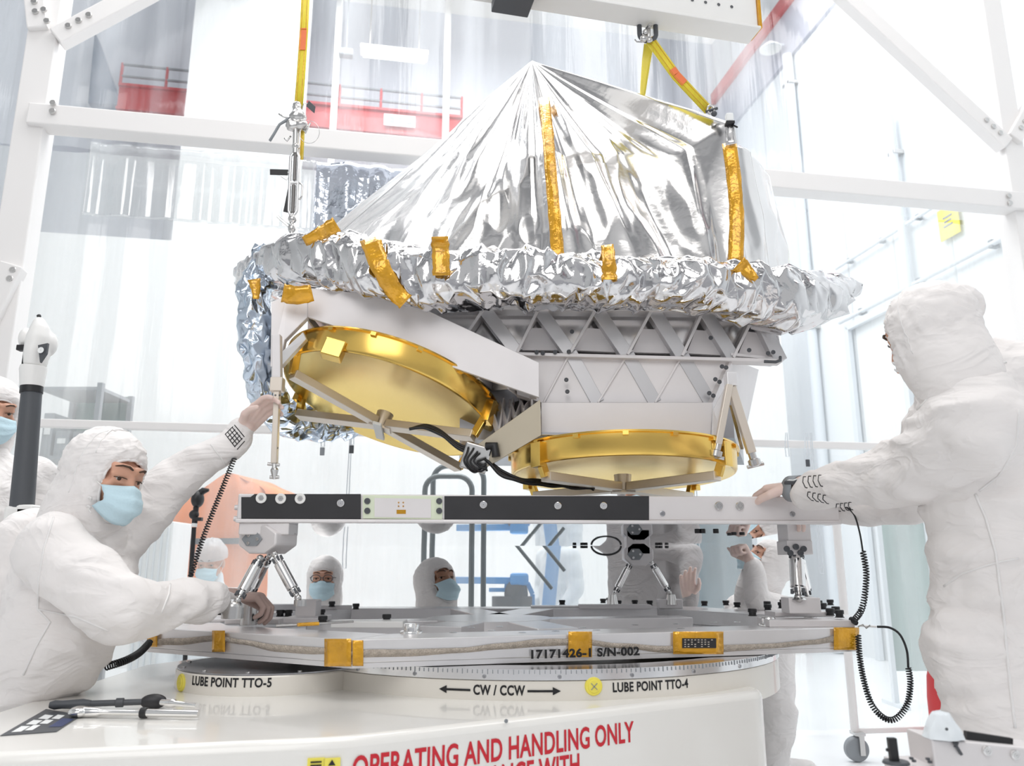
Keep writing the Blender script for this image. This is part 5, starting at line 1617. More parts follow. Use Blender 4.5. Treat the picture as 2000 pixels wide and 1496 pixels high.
k = MB(); k.ball(P(1885, 600, 2.22), (.05, .05, .05)); k.ball(P(1870, 585, 2.2), (.06, .05, .045)); fuse('hood_gather', k, 'suit', t, .008, 3, folds((14, 14, 14), .010, 3))

# ---- people in the background
def bg_person(label, hpx, hpy, Y, fwd, up=(0, 0, 1), s=1.0, lean=(0, 0, 0), pose='stand', arms=None, suit='suit', skin='skin', **kw):
    C = P(hpx, hpy, Y)
    r_, f, u = hframe(fwd, up)
    hx = Vector((f.x, f.y, 0)).normalized(); sx = Vector((hx.y, -hx.x, 0))
    ln = Vector(lean)
    neck = C - u * .13 * s - f * .03
    chest = Vector((C.x, C.y, C.z)) + EZ * (-.36 * s) - hx * .04 + ln
    pel = chest - EZ * .38 * s + ln * .4
    fl_ = 0.05
    root = thing('person', label, 'person', Vector((pel.x, pel.y, 0)))
    hb = head_parts(root, C, fwd, up, s, skin=skin, suit=suit, fine=False, **kw)
    L_ = [(neck, .075 * s, chest, .145 * s), (chest, .16 * s, pel, .16 * s)]
    shs = []
    for q in (-1, 1):
        sh = chest + sx * (.20 * q * s) + EZ * .12 * s; shs.append(sh)
        L_.append((chest + EZ * .06, .13 * s, sh, .075 * s))
        a = arms[0 if q < 0 else 1] if arms else None
        if a is None: el, wr = sh + V(0, 0, -.27 * s) + sx * .05 * q, sh + V(0, 0, -.45 * s) + hx * .16
        else: el, wr = Vector(a[0]), Vector(a[1])
        L_ += [(sh, .072 * s, el, .06 * s), (el, .06 * s, wr, .042 * s)]
        dh = (wr - el).normalized() if a is None or len(a) < 3 else Vector(a[2])
        hand(root, 'glove', wr + dh * .03, dh, V(0, 0, -1) if abs(dh.z) < .8 else hx, a[3] if a is not None and len(a) > 3 else (.3, .35, .4, .45), 'glove', thumb=q, s=s, voxel=.005)
        hip = pel + sx * (.09 * q)
        if pose == 'sit': kn, an = hip + hx * .30 + EZ * (-.03), hip + hx * .32 + EZ * (fl_ - pel.z)
        elif pose == 'squat': kn, an = hip + hx * .34 + EZ * .02, hip + hx * .05 + EZ * (fl_ - pel.z)
        else: kn, an = hip + EZ * ((fl_ - pel.z) * .5) + hx * .03, hip + EZ * (fl_ - pel.z)
        if pose == 'kneel': kn = Vector((hip.x, hip.y, .09)) + hx * .06; an = kn - hx * .24
        if kn.z < .09: kn.z = .1
        L_ += [(hip, .125 * s, kn, .085 * s), (kn, .085 * s, an, .06 * s)]
    suit_and_body(root, L_, hb, suit, skin, voxel=.017, fold=folds((6, 6, 8), .018, hpx * .1))
    return root
def stool(p, h, label):
    t = thing('stool', label, 'stool', Vector((p.x, p.y, 0)))
    k = MB(); k.lathe([(.001, h), (.17, h), (.18, h - .02), (.17, h - .04), (.001, h - .04)], Vector((p.x, p.y, 0)), EZ, 28); build('seat', k, 'dark_grey', t, smooth=40)
    for i in range(4):
        a = PI / 4 + i * PI / 2; d = V(math.cos(a), math.sin(a), 0)
        k = MB(); k.cyl(Vector((p.x, p.y, 0)) + d * .19, Vector((p.x, p.y, h - .04)) + d * .12, .014, n=10); build('leg', k, 'steel', t, smooth=40)
pA = bg_person('person in pale coat, hair net and mask bending before the orange cover', 412, 1098, 5.75, (.02, -.97, -.22), s=1.05, suit='suit_cool', hood=False, cap=True, pose='squat')
pB = bg_person('person in white hood, glasses and blue mask right of the left strut pair', 634, 1130, 4.74, (.08, -1, .02), s=1.0, glasses=True, pose='kneel')
pC = bg_person('person in white hood and blue mask looking up right behind the deck', 853, 1138, 4.66, (.62, -.72, .30), s=1.1, skin='skin_brown', pose='kneel', opening=(44, 34, 58))
pD = bg_person('person in white hood behind the deck, looking up with hand at mouth', 1498, 1100, 4.25, (-.74, -.22, .62), (.55, .1, .8), 1.0, pose='kneel', lean=(-.06, .08, 0),
               arms=((P(1478, 1172, 4.05), P(1472, 1108, 4.03), V(-.45, .1, .9), (1.3, 1.35, 1.4, 1.4)), None))
pE = bg_person('person in coverall painted shade-grey behind the deck, head hidden by a gold dish', 1240, 962, 5.08, (-.1, -1, -.1), suit='suit_shaded', pose='stand', s=1.1,
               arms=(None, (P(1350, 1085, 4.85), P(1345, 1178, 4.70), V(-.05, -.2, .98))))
pF = bg_person('person in white coverall standing far behind beside the blue lifting crane', 1082, 1030, 6.9, (-.8, -.5, 0), pose='stand', suit='suit_cool')
pG = bg_person('person in white hood and mask at the left picture edge behind the black measuring arm', -14, 800, 3.6, (.72, -.62, -.25), pose='stand', s=1.16)
# ================================================================== lifting gear
t_lb = thing('lifting_beam', 'white box lifting beam overhead with a row of holes and a dark end plate', 'beam', P(1250, -20, 3.1))
b0, b1 = P(985, -62, 3.05), P(1475, 28, 3.25)
zz = (b0.z + b1.z) / 2
b0 = P(985, -30, 2.75); b1 = P(1470, 22, 3.0)
dB = (b1 - b0); dB.z = 0; LB = dB.length; dB.normalize(); nB = V(-dB.y, dB.x, 0); AB_ = (dB, nB, EZ)
zl = P(1250, 20, 2.85).z
cB = (b0 + b1) / 2; cB.z = zl
k = MB(); k.box(cB + EZ * .11 - dB * .3, (LB + .6, .07, .22), AB_); build('box_section', k, 'white_paint', t_lb, bevel=.006)
k = MB(); k.box(cB - EZ * .006 - dB * .3, (LB + .6, .11, .012), AB_); build('lower_flange', k, 'white_paint', t_lb, bevel=.002)
k = MB(); k.box(b1.xy.to_3d() + EZ * (zl + .12) + dB * .006, (.012, .09, .24), AB_); build('amber_end', k, 'kapton', t_lb)
for i in range(6):
    p = b1.xy.to_3d() + EZ * (zl + .085) - dB * (.12 + .06 * i) - nB * .036
    k = MB(); k.lathe([(.001, .001), (.007, .001)], p, -nB, 12); build('hole', k, 'dark_grey', t_lb)
pp = P(1003, 6, 2.72)
k = MB(); k.box(pp + EZ * .02, (.15, .14, .045), AB_); build('end_plate', k, 'dark_grey', t_lb, bevel=.004)

def shackle(label, c, w, h, r, m, up=EZ, side=None, group=None):
    t = thing('shackle', label, 'shackle', c)
    s_ = side or V(1, 0, 0)
    path = [c + s_ * (-w) + up * h] + [c + s_ * (w * math.cos(a)) + up * (-w * math.sin(a)) for a in [PI + (-PI) * i / 14 for i in range(15)]][::1] + [c + s_ * w + up * h]
    path = [c - s_ * w + up * h] + [c - s_ * (w * math.cos(a)) - up * (w * math.sin(a)) for a in [PI * i / 14 for i in range(15)]] + [c + s_ * w + up * h]
    k = MB(); k.tube(path, r, 12); build('bow', k, m, t, smooth=180)
    k = MB(); k.cyl(c - s_ * (w + 2 * r) + up * h, c + s_ * (w + 2.6 * r) + up * h, r * 1.05, n=14); build('pin', k, 'steel', t, smooth=40)
    return t
ys = 2.93
shackle('black long link hanging from the white lifting beam above the right yellow sling', P(1265, 66, ys), .034, .16, .0105, 'dark_grey')
c = P(1264, 74, ys)
t = shackle('small steel shackle clutter joining the black link to the right yellow sling', c + EZ * .0, .016, .04, .008, 'steel', up=EZ, side=V(.3, -.95, 0))
for (dx, dz, r) in ((-.016, -.01, .016), (.008, -.018, .013), (-.006, .02, .014)):
    k = MB(); k.ball(c + V(dx, -.01, dz), (r, r * .8, r)); build('hardware', k, 'steel', t, smooth=180)
k = MB(); k.tube([c + V(-.02, 0, -.02), c + V(-.045, 0, -.018), c + V(-.052, 0, -.008)], .003, 6); build('cotter', k, 'steel', t)
def sling(label, pts, w, m='yellow', th=.006, tags=(), group=None):
    t = thing('lifting_sling', label, 'sling', pts[-1])
    rws = []
    for i, p in enumerate(pts):
        tn = (pts[min(i + 1, len(pts) - 1)] - pts[max(i - 1, 0)]).normalized()
        s_ = tn.cross(V(0, 1, 0)).normalized()
        rws.append([p + s_ * (w / 2 * f) + V(0, -.004 * (1 - f * f), 0) for f in (-1, -.4, 0, .4, 1)])
    k = MB(); k.grid(rws); o = build('webbing', k, m, t, smooth=60, solid=th)
    k = MB()
    for f in (-.55, .55):
        k.tube([r_[2] + (r_[4] - r_[2]) * f + V(0, -.006, 0) for r_ in rws], .0012, 5)
    build('stitch_line', k, 'kapton', t)
    for (i0, f0, f1) in tags:
        a, b = pts[i0], pts[i0 + 1]
        p, q = a.lerp(b, f0) + V(0, -.012, 0), a.lerp(b, f1) + V(0, -.012, 0)
        s_ = (q - p).cross(V(0, 1, 0)).normalized() * w * .38
        k = MB(); k.prism([p - s_, q - s_, q + s_, p + s_], V(0, .003, 0)); build('care_tag', k, 'orange_tag', t)
    return t
sling('yellow webbing sling slanting from the black link to the right shoulder of the foil tent', [P(1268, 76, ys), P(1320, 148, 2.96), P(1384, 216, 3.0)], .042, tags=((0, .85, .99), (1, .0, .25)))
sling('short yellow sling running from the black link down behind the foil peak', [P(1267, 88, 2.96), P(1262, 120, 3.15), P(1255, 182, 3.42), P(1253, 200, 3.50)], .040)
c = P(1388, 214, 2.98)
t = thing('shackle', 'small dark shackle on the foil shoulder at the foot of the slanting yellow sling', 'shackle', c)
k = MB(); k.tube([c + V(math.cos(a) * .014, 0, math.sin(a) * .018) for a in [2 * PI * i / 16 for i in range(16)]], .005, 8, closed=True); build('bow', k, 'steel', t, smooth=180)
k = MB(); k.cyl(c + V(-.02, 0, -.01), c + V(.028, 0, .006), .006, n=10); k.ball(c + V(.012, -.005, -.022), .012); build('pin', k, 'dark_grey', t, smooth=40)
c = P(1425, 240, 2.98)
t = thing('lifting_eye', 'pale lifting eye poking out of the foil at the right shoulder', 'lifting eye', c - EZ * .02)
k = MB(); k.box(c + EZ * .02, (.03, .03, .04)); build('eye_block', k, 'wall_panel', t, bevel=.006)
k = MB(); k.box(c - EZ * .004, (.034, .034, .01)); k.bar(c + V(.012, 0, -.01), c + V(.028, -.01, -.026), .006, .006); build('eye_clip', k, 'black', t)
# left sling and turnbuckle
sling('tall yellow sling hanging straight down at the left above the turnbuckle', [P(598, -25, 3.05), P(594, 60, 3.05), P(588, 150, 3.05), P(583, 215, 3.05)], .036, tags=((0, .98, 1.0), (1, .02, .45)))
sling('slim yellow strap beside the turnbuckle at the left', [P(592, 225, 3.06), P(591, 270, 3.06), P(589, 312, 3.06)], .012)
yt = 3.04
t = thing('turnbuckle', 'steel turnbuckle linkage hanging between the left yellow sling and the foil wrapped corner', 'turnbuckle', P(570, 470, yt))
def TB(x, y, d=0.0): return P(x, y, yt + d)
k = MB(); k.ball(TB(582, 228), (.035, .03, .03)); k.ball(TB(572, 245), (.028, .025, .028)); k.ball(TB(590, 246), (.026, .025, .022)); k.ball(TB(580, 210), (.018, .016, .03)); fuse('swivel_head', k, 'steel', t, .006, 1, folds((60, 60, 60), .006, 4))
k = MB(); k.tube([TB(570, 228), TB(556, 237), TB(546, 243), TB(535, 262), TB(527, 275)], [.006, .007, .006, .006, .006], 8); build('lever', k, 'mid_grey', t, smooth=180)
k = MB(); k.tube([TB(545, 222), TB(552, 227), TB(566, 232)], .005, 8); k.tube([TB(556, 270), TB(560, 276), TB(568, 266)], .004, 8); k.tube([TB(596, 260), TB(606, 240)], .004, 8); build('cotter', k, 'steel', t, smooth=180)
k = MB(); k.tube([TB(604 + 20 * math.cos(a), 258 + 22 * math.sin(a)) for a in [2 * PI * i / 28 for i in range(28)]], .0012, 6, closed=True); build('wire_loop', k, 'steel', t)
k = MB(); k.cyl(TB(578, 250), TB(577, 300), .012, n=14); k.ball(TB(578, 286), (.016, .016, .016)); build('upper_eye', k, 'steel', t, smooth=50)
k = MB()
for s_ in (-8, 8): k.tube([TB(577 + s_ * .4, 298), TB(576 + s_, 306), TB(572 + s_, 412), TB(571 + s_ * .4, 420)], .0065, 10)
k.cyl(TB(566, 357), TB(583, 357), .007, n=10)
build('turnbuckle_body', k, 'alu_bright', t, smooth=60)
k = MB(); k.cyl(TB(577, 300), TB(575, 352), .0075, n=12); k.cyl(TB(574, 362), TB(572, 415), .0085, n=12); build('threaded_rod', k, 'slot_grey', t, smooth=60)
k = MB(); k.cyl(TB(571, 418), TB(570, 466), .009, n=12); k.ball(TB(571, 428), (.018, .016, .02)); k.ball(TB(570, 446), (.016, .015, .022)); k.ball(TB(570, 462), (.018, .016, .012)); build('lower_shackle', k, 'steel', t, smooth=60)
k = MB(); k.tube([TB(562, 470), TB(558, 466), TB(557, 488)], .004, 6); k.box(TB(573, 469), (.045, .03, .012)); build('foot_clip', k, 'dark_grey', t)
k = MB(); k.tube([TB(540, 423), TB(564, 444)], .0025, 6); k.tube([TB(543, 420), TB(566, 440)], .002, 6); build('safety_wire', k, 'steel', t)
k = MB(); k.tube([TB(583, 355), TB(591, 362), TB(590, 382), TB(585, 390)], .004, 6); build('lanyard_ring', k, 'steel', t, smooth=180)
def hang_tag(label, pts, m='black', cat='tag', cord=None):
    k = MB(); k.prism(pts, V(0, .004, 0))
    c = sum(pts, Vector()) / len(pts)
    t = thing('hang_tag', label, cat, c)
    build('tag_plate', k, m, t, bevel=.001)
    if cord:
        k = MB(); k.tube(cord, .002, 6); build('tag_cord', k, 'steel', t)
hang_tag('dark grey tag clipped at the top of the turnbuckle by the left sling', [TB(603, 196), TB(616, 208), TB(614, 221), TB(598, 207)], 'dark_grey', cord=[TB(590, 215), TB(593, 203), TB(601, 202)])
hang_tag('black bar tag sticking out left from the middle of the turnbuckle', [TB(527, 330), TB(563, 331), TB(562, 342), TB(527, 341)], 'black', cord=[TB(562, 336), TB(566, 345), TB(560, 352), TB(548, 344)])
hang_tag('black tag hanging along the lower half of the turnbuckle', [TB(562, 368), TB(566, 372), TB(562, 415), TB(553, 413)], 'black', cord=[TB(563, 369), TB(567, 362)])

# ================================================================== measuring arm at the left
t = thing('measuring_arm', 'portable measuring arm with black tube and white rounded joint at the far left', 'measuring arm', V(P(30, 1060, 3.0).x, 3.0, .72))
ya = 3.0
def MA(x, y, d=0.0): return P(x, y, ya + d)
k = MB(); k.tube([MA(42, 1000), MA(62, 762)], [.042, .036], 28); build('tube', k, 'dark_grey', t, smooth=40)
k = MB(); k.tube([MA(61, 768), MA(62, 754)], .040, 28); k.tube([MA(63, 746), MA(64, 742)], .040, 28); build('tube_ring', k, 'black', t, smooth=40)
k = MB(); k.tube([MA(62, 755), MA(65, 722), MA(66, 716)], [.041, .048, .046], 28); build('tube_collar', k, 'white_paint', t, smooth=40)
k = MB()
k.tube([MA(68, 716), MA(72, 690), MA(76, 660), MA(78, 640), MA(77, 626), MA(77, 619)], [.046, .054, .052, .040, .024, .008], 28, flat=.8)
k.ball(MA(95, 672, .03), (.03, .04, .05)); k.ball(MA(52, 662, .03), (.025, .04, .045))
o = fuse('joint_housing', k, 'white_paint', t, .007, 2)
k = MB(); k.prism([MA(74, 674, -.058), MA(93, 670, -.055), MA(90, 690, -.06), MA(78, 708, -.055)], V(.0, .012, 0)); mk_ = build('dark_emblem', k, 'dark_grey', o)
k = MB(); k.lathe([(.001, .002), (.012, .002)], MA(80, 684, -.060), V(0, -1, 0), 18); build('emblem_dot', k, 'wall_panel', mk_)
k = MB(); k.cyl(MA(77, 620), MA(75, 615), .008, n=10); k.box(MA(43, 680), (.03, .03, .022)); k.box(MA(50, 706, .02), (.014, .03, .07)); build('joint_button', k, 'black', t, bevel=.003)
k = MB(); k.box(MA(42, 1035), (.10, .09, .17)); k.box(MA(60, 1000), (.07, .09, .05)); build('base_joint', k, 'white_paint', t, bevel=.012, seg=3)
k = MB(); k.prism([MA(42, 1000, -.05), MA(58, 994, -.05), MA(46, 1022, -.05)], V(0, .008, 0)); k.prism([MA(40, 1034, -.05), MA(56, 1030, -.05), MA(50, 1054, -.05), MA(38, 1052, -.05)], V(0, .008, 0)); build('dark_emblem', k, 'dark_grey', t)
k = MB(); k.cyl(MA(24, 1000), MA(16, 1060), .012, n=12); build('grip_rod', k, 'black', t, smooth=40)
cpt = MA(32, 1060)
k = MB(); k.cyl(V(cpt.x, cpt.y, .04), V(cpt.x, cpt.y, cpt.z), .05, n=24); build('stand_column', k, 'wall_panel', t, smooth=40)
for i in range(3):
    a = i * 2 * PI / 3 + .4; d = V(math.cos(a), math.sin(a), 0)
    k = MB(); k.bar(V(cpt.x, cpt.y, .25), V(cpt.x, cpt.y, .02) + d * .35, .04, .04); build('stand_leg', k, 'wall_panel', t, bevel=.005)

# ================================================================== coiled grounding cords
def smooth_path(pts, n=12):
    out = []
    for i in range(len(pts) - 1):
        g_ = lambda j: pts[max(0, min(len(pts) - 1, j))]
        for s in range(n): out.append(cat(g_(i - 1), g_(i), g_(i + 1), g_(i + 2), s / n))
    out.append(pts[-1]); return out
def coil(name_parent, pts, R_, turns_per_m, r, part='coil', m='black'):
    path = smooth_path(pts, 16)
    L_ = [0]
    for a, b in zip(path[:-1], path[1:]): L_.append(L_[-1] + (b - a).length)
    tot = L_[-1]; turns = tot * turns_per_m; N = int(turns * 12)
    out = []; j = 0; px = None
    for i in range(N + 1):
        s = tot * i / N
        while j < len(L_) - 2 and L_[j + 1] < s: j += 1
        f = (s - L_[j]) / max(1e-9, L_[j + 1] - L_[j])
        p = path[j].lerp(path[j + 1], f); tn = (path[j + 1] - path[j]).normalized()
        if px is None: x, y, _ = frame_of(tn)
        else:
            x = (px - tn * px.dot(tn)).normalized(); y = tn.cross(x)
        px = x
        a = 2 * PI * turns * i / N
        out.append(p + (x * math.cos(a) + y * math.sin(a)) * R_)
    k = MB(); k.tube(out, r, 5); return build(part, k, m, name_parent, smooth=180)
def straight(name_parent, pts, r, part='lead', m='black'):
    k = MB(); k.tube(smooth_path(pts, 10), r, 8); return build(part, k, m, name_parent, smooth=180)
t = thing('coiled_cord', 'black coiled grounding cord running down from the raised wrist of the left worker', 'cord', P(370, 1140, 2.72))
coil(t, [P(458, 895, 2.78), P(440, 940, 2.76), P(412, 1010, 2.74), P(390, 1070, 2.72), P(368, 1138, 2.72)], .0075, 110, .0022)
t = thing('coiled_cord', 'black coiled cord sagging from under the deck to the left worker\'s belly', 'cord', P(250, 1290, 2.5))
coil(t, [P(292, 1255, 2.80), P(272, 1275, 2.72), P(245, 1290, 2.62), P(208, 1302, 2.56)], .010, 130, .0026)
t = thing('coiled_cord', 'black coiled cord from the right worker\'s far wrist down to the deck corner', 'cord', P(1680, 1140, 2.9))
straight(t, [P(1650, 988, 2.86), P(1668, 1005, 2.85), P(1679, 1040, 2.85), P(1685, 1076, 2.85)], .003)
coil(t, [P(1685, 1076, 2.85), P(1692, 1120, 2.85), P(1688, 1170, 2.86), P(1680, 1196, 2.88), P(1666, 1213, 2.92)], .009, 105, .0024)
k = MB(); k.cyl(P(1662, 1209, 2.93), P(1672, 1217, 2.9), .009, n=10); build('plug', k, 'black', t, smooth=40)
t = thing('coiled_cord', 'long black coiled cord looping down beside the deck corner at the right', 'cord', P(1740, 1400, 2.9))
coil(t, [P(1676, 1240, 2.89), P(1680, 1290, 2.88), P(1690, 1340, 2.87), P(1705, 1380, 2.86), P(1730, 1404, 2.86), P(1752, 1402, 2.86), P(1772, 1375, 2.86), P(1778, 1335, 2.86), P(1774, 1304, 2.86)], .0085, 120, .0024)
straight(t, [P(1774, 1304, 2.86), P(1771, 1270, 2.86), P(1758, 1240, 2.86), P(1738, 1226, 2.86), P(1713, 1224, 2.87)], .004)
k = MB(); k.cyl(P(1678, 1222, 2.9), P(1712, 1224, 2.88), .0035, n=8); k.tube([P(1676, 1224, 2.9), P(1686, 1220, 2.89), P(1692, 1227, 2.89), P(1700, 1221, 2.88)], .003, 6); build('alligator_clip', k, 'steel', t)

# ================================================================== foreground right: metal bracket with its bits
yb2 = 1.62
def FB(x, y, d=0.0): return P(x, y, yb2 + d)
t = thing('metal_bracket', 'silver metal bracket rail with round bolts in the bottom right corner', 'bracket', FB(1930, 1600))
k = MB(); k.prism([FB(1818, 1442), FB(2060, 1466), FB(2060, 1640), FB(1848, 1640)], V(.0, .10, 0)); build('bracket_plate', k, 'alu_soft', t, bevel=.004)
for (x, y) in ((1927, 1466), (1982, 1474)): bolt('round_bolt', FB(x, y, -.001), V(0, -1, 0), .0085, .006, 'chrome', t, 18)
k = MB(); k.bar(FB(1862, 1448, -.004), FB(1878, 1474, -.004), .006, .004); k.bar(FB(1870, 1448, -.004), FB(1866, 1460, -.004), .005, .004); build('dark_slot', k, 'dark_grey', t)
k = MB(); k.bar(FB(1885, 1438, .03), FB(1975, 1452, .03), .012, .02); build('shade_strip', k, 'black', t)  # black bar painted in for the shade between worker and bracket
k = MB(); k.cyl(V(FB(1930, 1600).x, yb2 + .05, .02), V(FB(1930, 1600).x, yb2 + .05, FB(1930, 1600).z), .03); k.lathe([(.001, .02), (.08, .02), (.09, 0)], V(FB(1930, 1600).x, yb2 + .05, 0), EZ, 32); build('pedestal', k, 'alu_soft', t, smooth=40)
t = thing('bagged_cap', 'small crinkled white bag tied over a knob on the silver bracket', 'bag', FB(1850, 1440))
rws = []
for j in range(16):
    v = j / 15; row = []
    for i in range(36):
        a = 2 * PI * i / 36
        w = [.0, .012, .022, .030, .034][min(4, int(v * 4))] if v < .01 else (.012 + .024 * v ** .8)
        q = 1 + .18 * noise.noise(V(math.cos(a) * 3, math.sin(a) * 3, v * 2))
        row.append(FB(1842, 1440, .02) + V(math.cos(a) * w * q, math.sin(a) * w * q, .047 * (1 - v) + .005 * noise.noise(V(math.cos(a) * 4, math.sin(a) * 4, 2)) * (1 - v)))
    rws.append(row)
k = MB(); k.add([p for p in rws[0]], [list(range(36))]); k.grid(rws, closed_u=True); build('bag', k, 'suit_cool', t, smooth=60)
k = MB(); k.ball(FB(1849, 1424, -.022), (.003, .002, .003)); build('rivet', k, 'dark_grey', t)
t = thing('black_stub', 'black flat handle standing on a round flange at the bottom right', 'handle', FB(1752, 1490))
k = MB(); k.prism([FB(1736, 1442), FB(1752, 1442), FB(1758, 1490), FB(1742, 1490)], V(0, .012, 0)); build('blade', k, 'black', t, bevel=.001)
k = MB(); k.lathe([(.001, .003), (.022, .003), (.024, 0), (.024, -.002)], FB(1750, 1489, .006), EZ, 28); build('flange', k, 'dark_grey', t, smooth=40)
k = MB(); k.cyl(FB(1736, 1465), FB(1731, 1464), .003, n=8); build('pin', k, 'black', t)
k = MB(); k.cyl(FB(1750, 1489, .006) - EZ * .30, FB(1750, 1489, .006), .012, n=16); k.lathe([(.001, .01), (.05, .01), (.055, 0)], V(FB(1750, 1489).x, yb2 + .006, 0), EZ, 28); k.cyl(V(FB(1750, 1489).x, yb2 + .006, 0), FB(1750, 1489, .006) - EZ * .28, .012, n=16); build('stem', k, 'alu_soft', t, smooth=40)
t = thing('control_box', 'low silver control box with small dark fittings beside the black handle', 'control box', FB(1795, 1560))
k = MB(); k.box(FB(1788, 1520, .05), (.078, .09, .062)); build('box_shell', k, 'alu_soft', t, bevel=.003)
k = MB()
for (x, y) in ((1780, 1481), (1785, 1486), (1812, 1482), (1816, 1488)): k.box(FB(x, y, .01), (.006, .006, .004))
build('fitting', k, 'dark_grey', t)
k = MB(); k.cyl(V(FB(1795, 1520).x, yb2 + .05, 0), FB(1795, 1545, .05), .02, n=16); build('box_post', k, 'alu_soft', t, smooth=40)

# ================================================================== things behind the deck
def tube_obj(name, label, cat_, paths, r, m, parts='tube', base=None):
    t = thing(name, label, cat_, base if base is not None else V(paths[0][0].x, paths[0][0].y, 0))
    for p in paths:
        k = MB(); k.tube(p, r, 12); build(parts, k, m, t, smooth=60)
    return t
yh = 4.97
def H(x, y, d=0.0): return P(x, y, yh + d)
def down(p, z=0.02): return V(p.x, p.y, z)
def hoop(x0, x1, yt_, d=0.0, rad=28):
    pts = [down(H(x0, 1100, d))] + [H(x0, yt_ + rad, d)] + [H(x0 + rad * (1 - math.cos(a)), yt_ + rad * (1 - math.sin(a)), d) for a in [PI / 2 * i / 6 for i in range(1, 7)]] + [H(x1 - rad * (1 - math.sin(a)), yt_ + rad * (1 - math.cos(a)), d) for a in [PI / 2 * i / 6 for i in range(0, 7)]] + [down(H(x1, 1100, d))]
    return pts
MT['rail_grey'] = mat('grey_rail', (0.25, 0.28, 0.29), 0.4, 0.3)
t = tube_obj('handrail_stand', 'grey tubular step handrail behind the black panelled frame', 'handrail', [hoop(830, 922, 930), hoop(846, 945, 910, .14)], .017, 'rail_grey')
for z in (.3, .6):
    p, q = down(H(830, 1100), z), down(H(846, 1100, .14), z)
    p2, q2 = down(H(922, 1100), z), down(H(945, 1100, .14), z)
    k = MB(); k.hexa([p - EZ * .015, p2 - EZ * .015, q2 - EZ * .015, q - EZ * .015, p + EZ * .015, p2 + EZ * .015, q2 + EZ * .015, q + EZ * .015]); build('step_tread', k, 'mid_grey', t)
for (a, b) in (((1005, 1060), (1078, 1150)), ((1060, 1062), (1103, 1115))):
    k = MB(); k.cyl(H(*a, .3), H(*b, .3), .012); build('brace_bar', k, 'rail_grey', t, smooth=60)
# blue lifting crane
yc_ = 6.25
def BC(x, y, d=0.0): return P(x, y, yc_ + d)
t = thing('shop_crane', 'blue wheeled shop crane behind the deck, left of the shade-grey coverall', 'crane', V(BC(1000, 1150).x, yc_, 0))
def bpart(name, pts, w, m='blue'):
    for a, b in zip(pts[:-1], pts[1:]):
        k = MB(); k.bar(a, b, w, w); build(name, k, m, t, bevel=.004)
bpart('boom', [BC(890, 1133), BC(998, 1134)], .05)
k = MB(); k.box(BC(1014, 1131), (.14, .14, .09)); build('boom_head', k, 'blue', t, bevel=.02)
bpart('side_arm', [BC(1030, 1138), BC(1040, 1160)], .035); bpart('side_arm', [BC(1040, 1160), down(BC(1040, 1160), .05)], .035)
bpart('mast', [BC(1085, 1040), down(BC(1050, 1190), .08)], .10)
k = MB(); k.prism([BC(1050, 1040), BC(1085, 1038), BC(1088, 1085), BC(1078, 1085)], V(0, .08, 0)); build('mast_plate', k, 'blue', t, bevel=.01)
bpart('lower_arm', [BC(955, 1152), BC(988, 1152)], .03); bpart('lower_arm', [BC(988, 1152), BC(990, 1136)], .03)
k = MB(); k.ball(BC(1008, 1160), (.09, .08, .12)); k.ball(BC(1010, 1142), (.04, .05, .06)); k.box(BC(1000, 1178), (.3, .14, .10)); build('motor', k, 'dark_grey', t, smooth=40)
for s_ in (-1, 1):
    k = MB(); k.box(V(BC(1010, 1150).x + .1, yc_ + .3 * s_, .10), (.9, .06, .08)); build('base_leg', k, 'blue', t, bevel=.005)
    for q in (-.3, .45):
        k = MB(); k.cyl(V(BC(1010, 1150).x + .1 + q, yc_ + .3 * s_ - .02, .04), V(BC(1010, 1150).x + .1 + q, yc_ + .3 * s_ + .02, .04), .04); build('wheel', k, 'dark_grey', t, smooth=40)
# orange cover
yo = 7.0
def OC(x, y, d=0.0): return P(x, y, yo + d)
t = thing('orange_cover', 'bright orange pitched sheet cover with a dark band, behind the left worker\'s arm', 'cover', V(OC(430, 1100).x, yo, 0))
f_ = [OC(305, 1012), OC(440, 925), OC(455, 925), OC(520, 958), OC(535, 1060)]
fr_ = f_ + [down(OC(535, 1060), .02), down(OC(305, 1060), .02)]
rws = []
top = [OC(300, 1015), OC(350, 985), OC(400, 952), OC(435, 928), OC(450, 924), OC(480, 938), OC(515, 956), OC(530, 1000)]
topr = smooth_path(top, 6)
for j in range(13):
    v = j / 12
    rws.append([V(p.x, p.y + .05 * noise.noise(V(p.x * 4, v * 3, 1)) + .02 * noise.noise(V(p.x * 11, v * 8, 3)), p.z * (1 - v) + .02 * v) for p in topr])
k = MB(); k.grid(rws); k.add([p for p in topr] + [p + V(.1, .8, 0) for p in topr], [(i, i + 1, len(topr) + i + 1, len(topr) + i) for i in range(len(topr) - 1)])
build('sheet', k, 'orange', t, smooth=180, solid=.004)
k = MB(); a, b = OC(325, 1058, -.06), OC(535, 1056, -.06); k.bar(a, b, .05, .02, V(0, 1, 0)); build('dark_band', k, 'dark_grey', t)
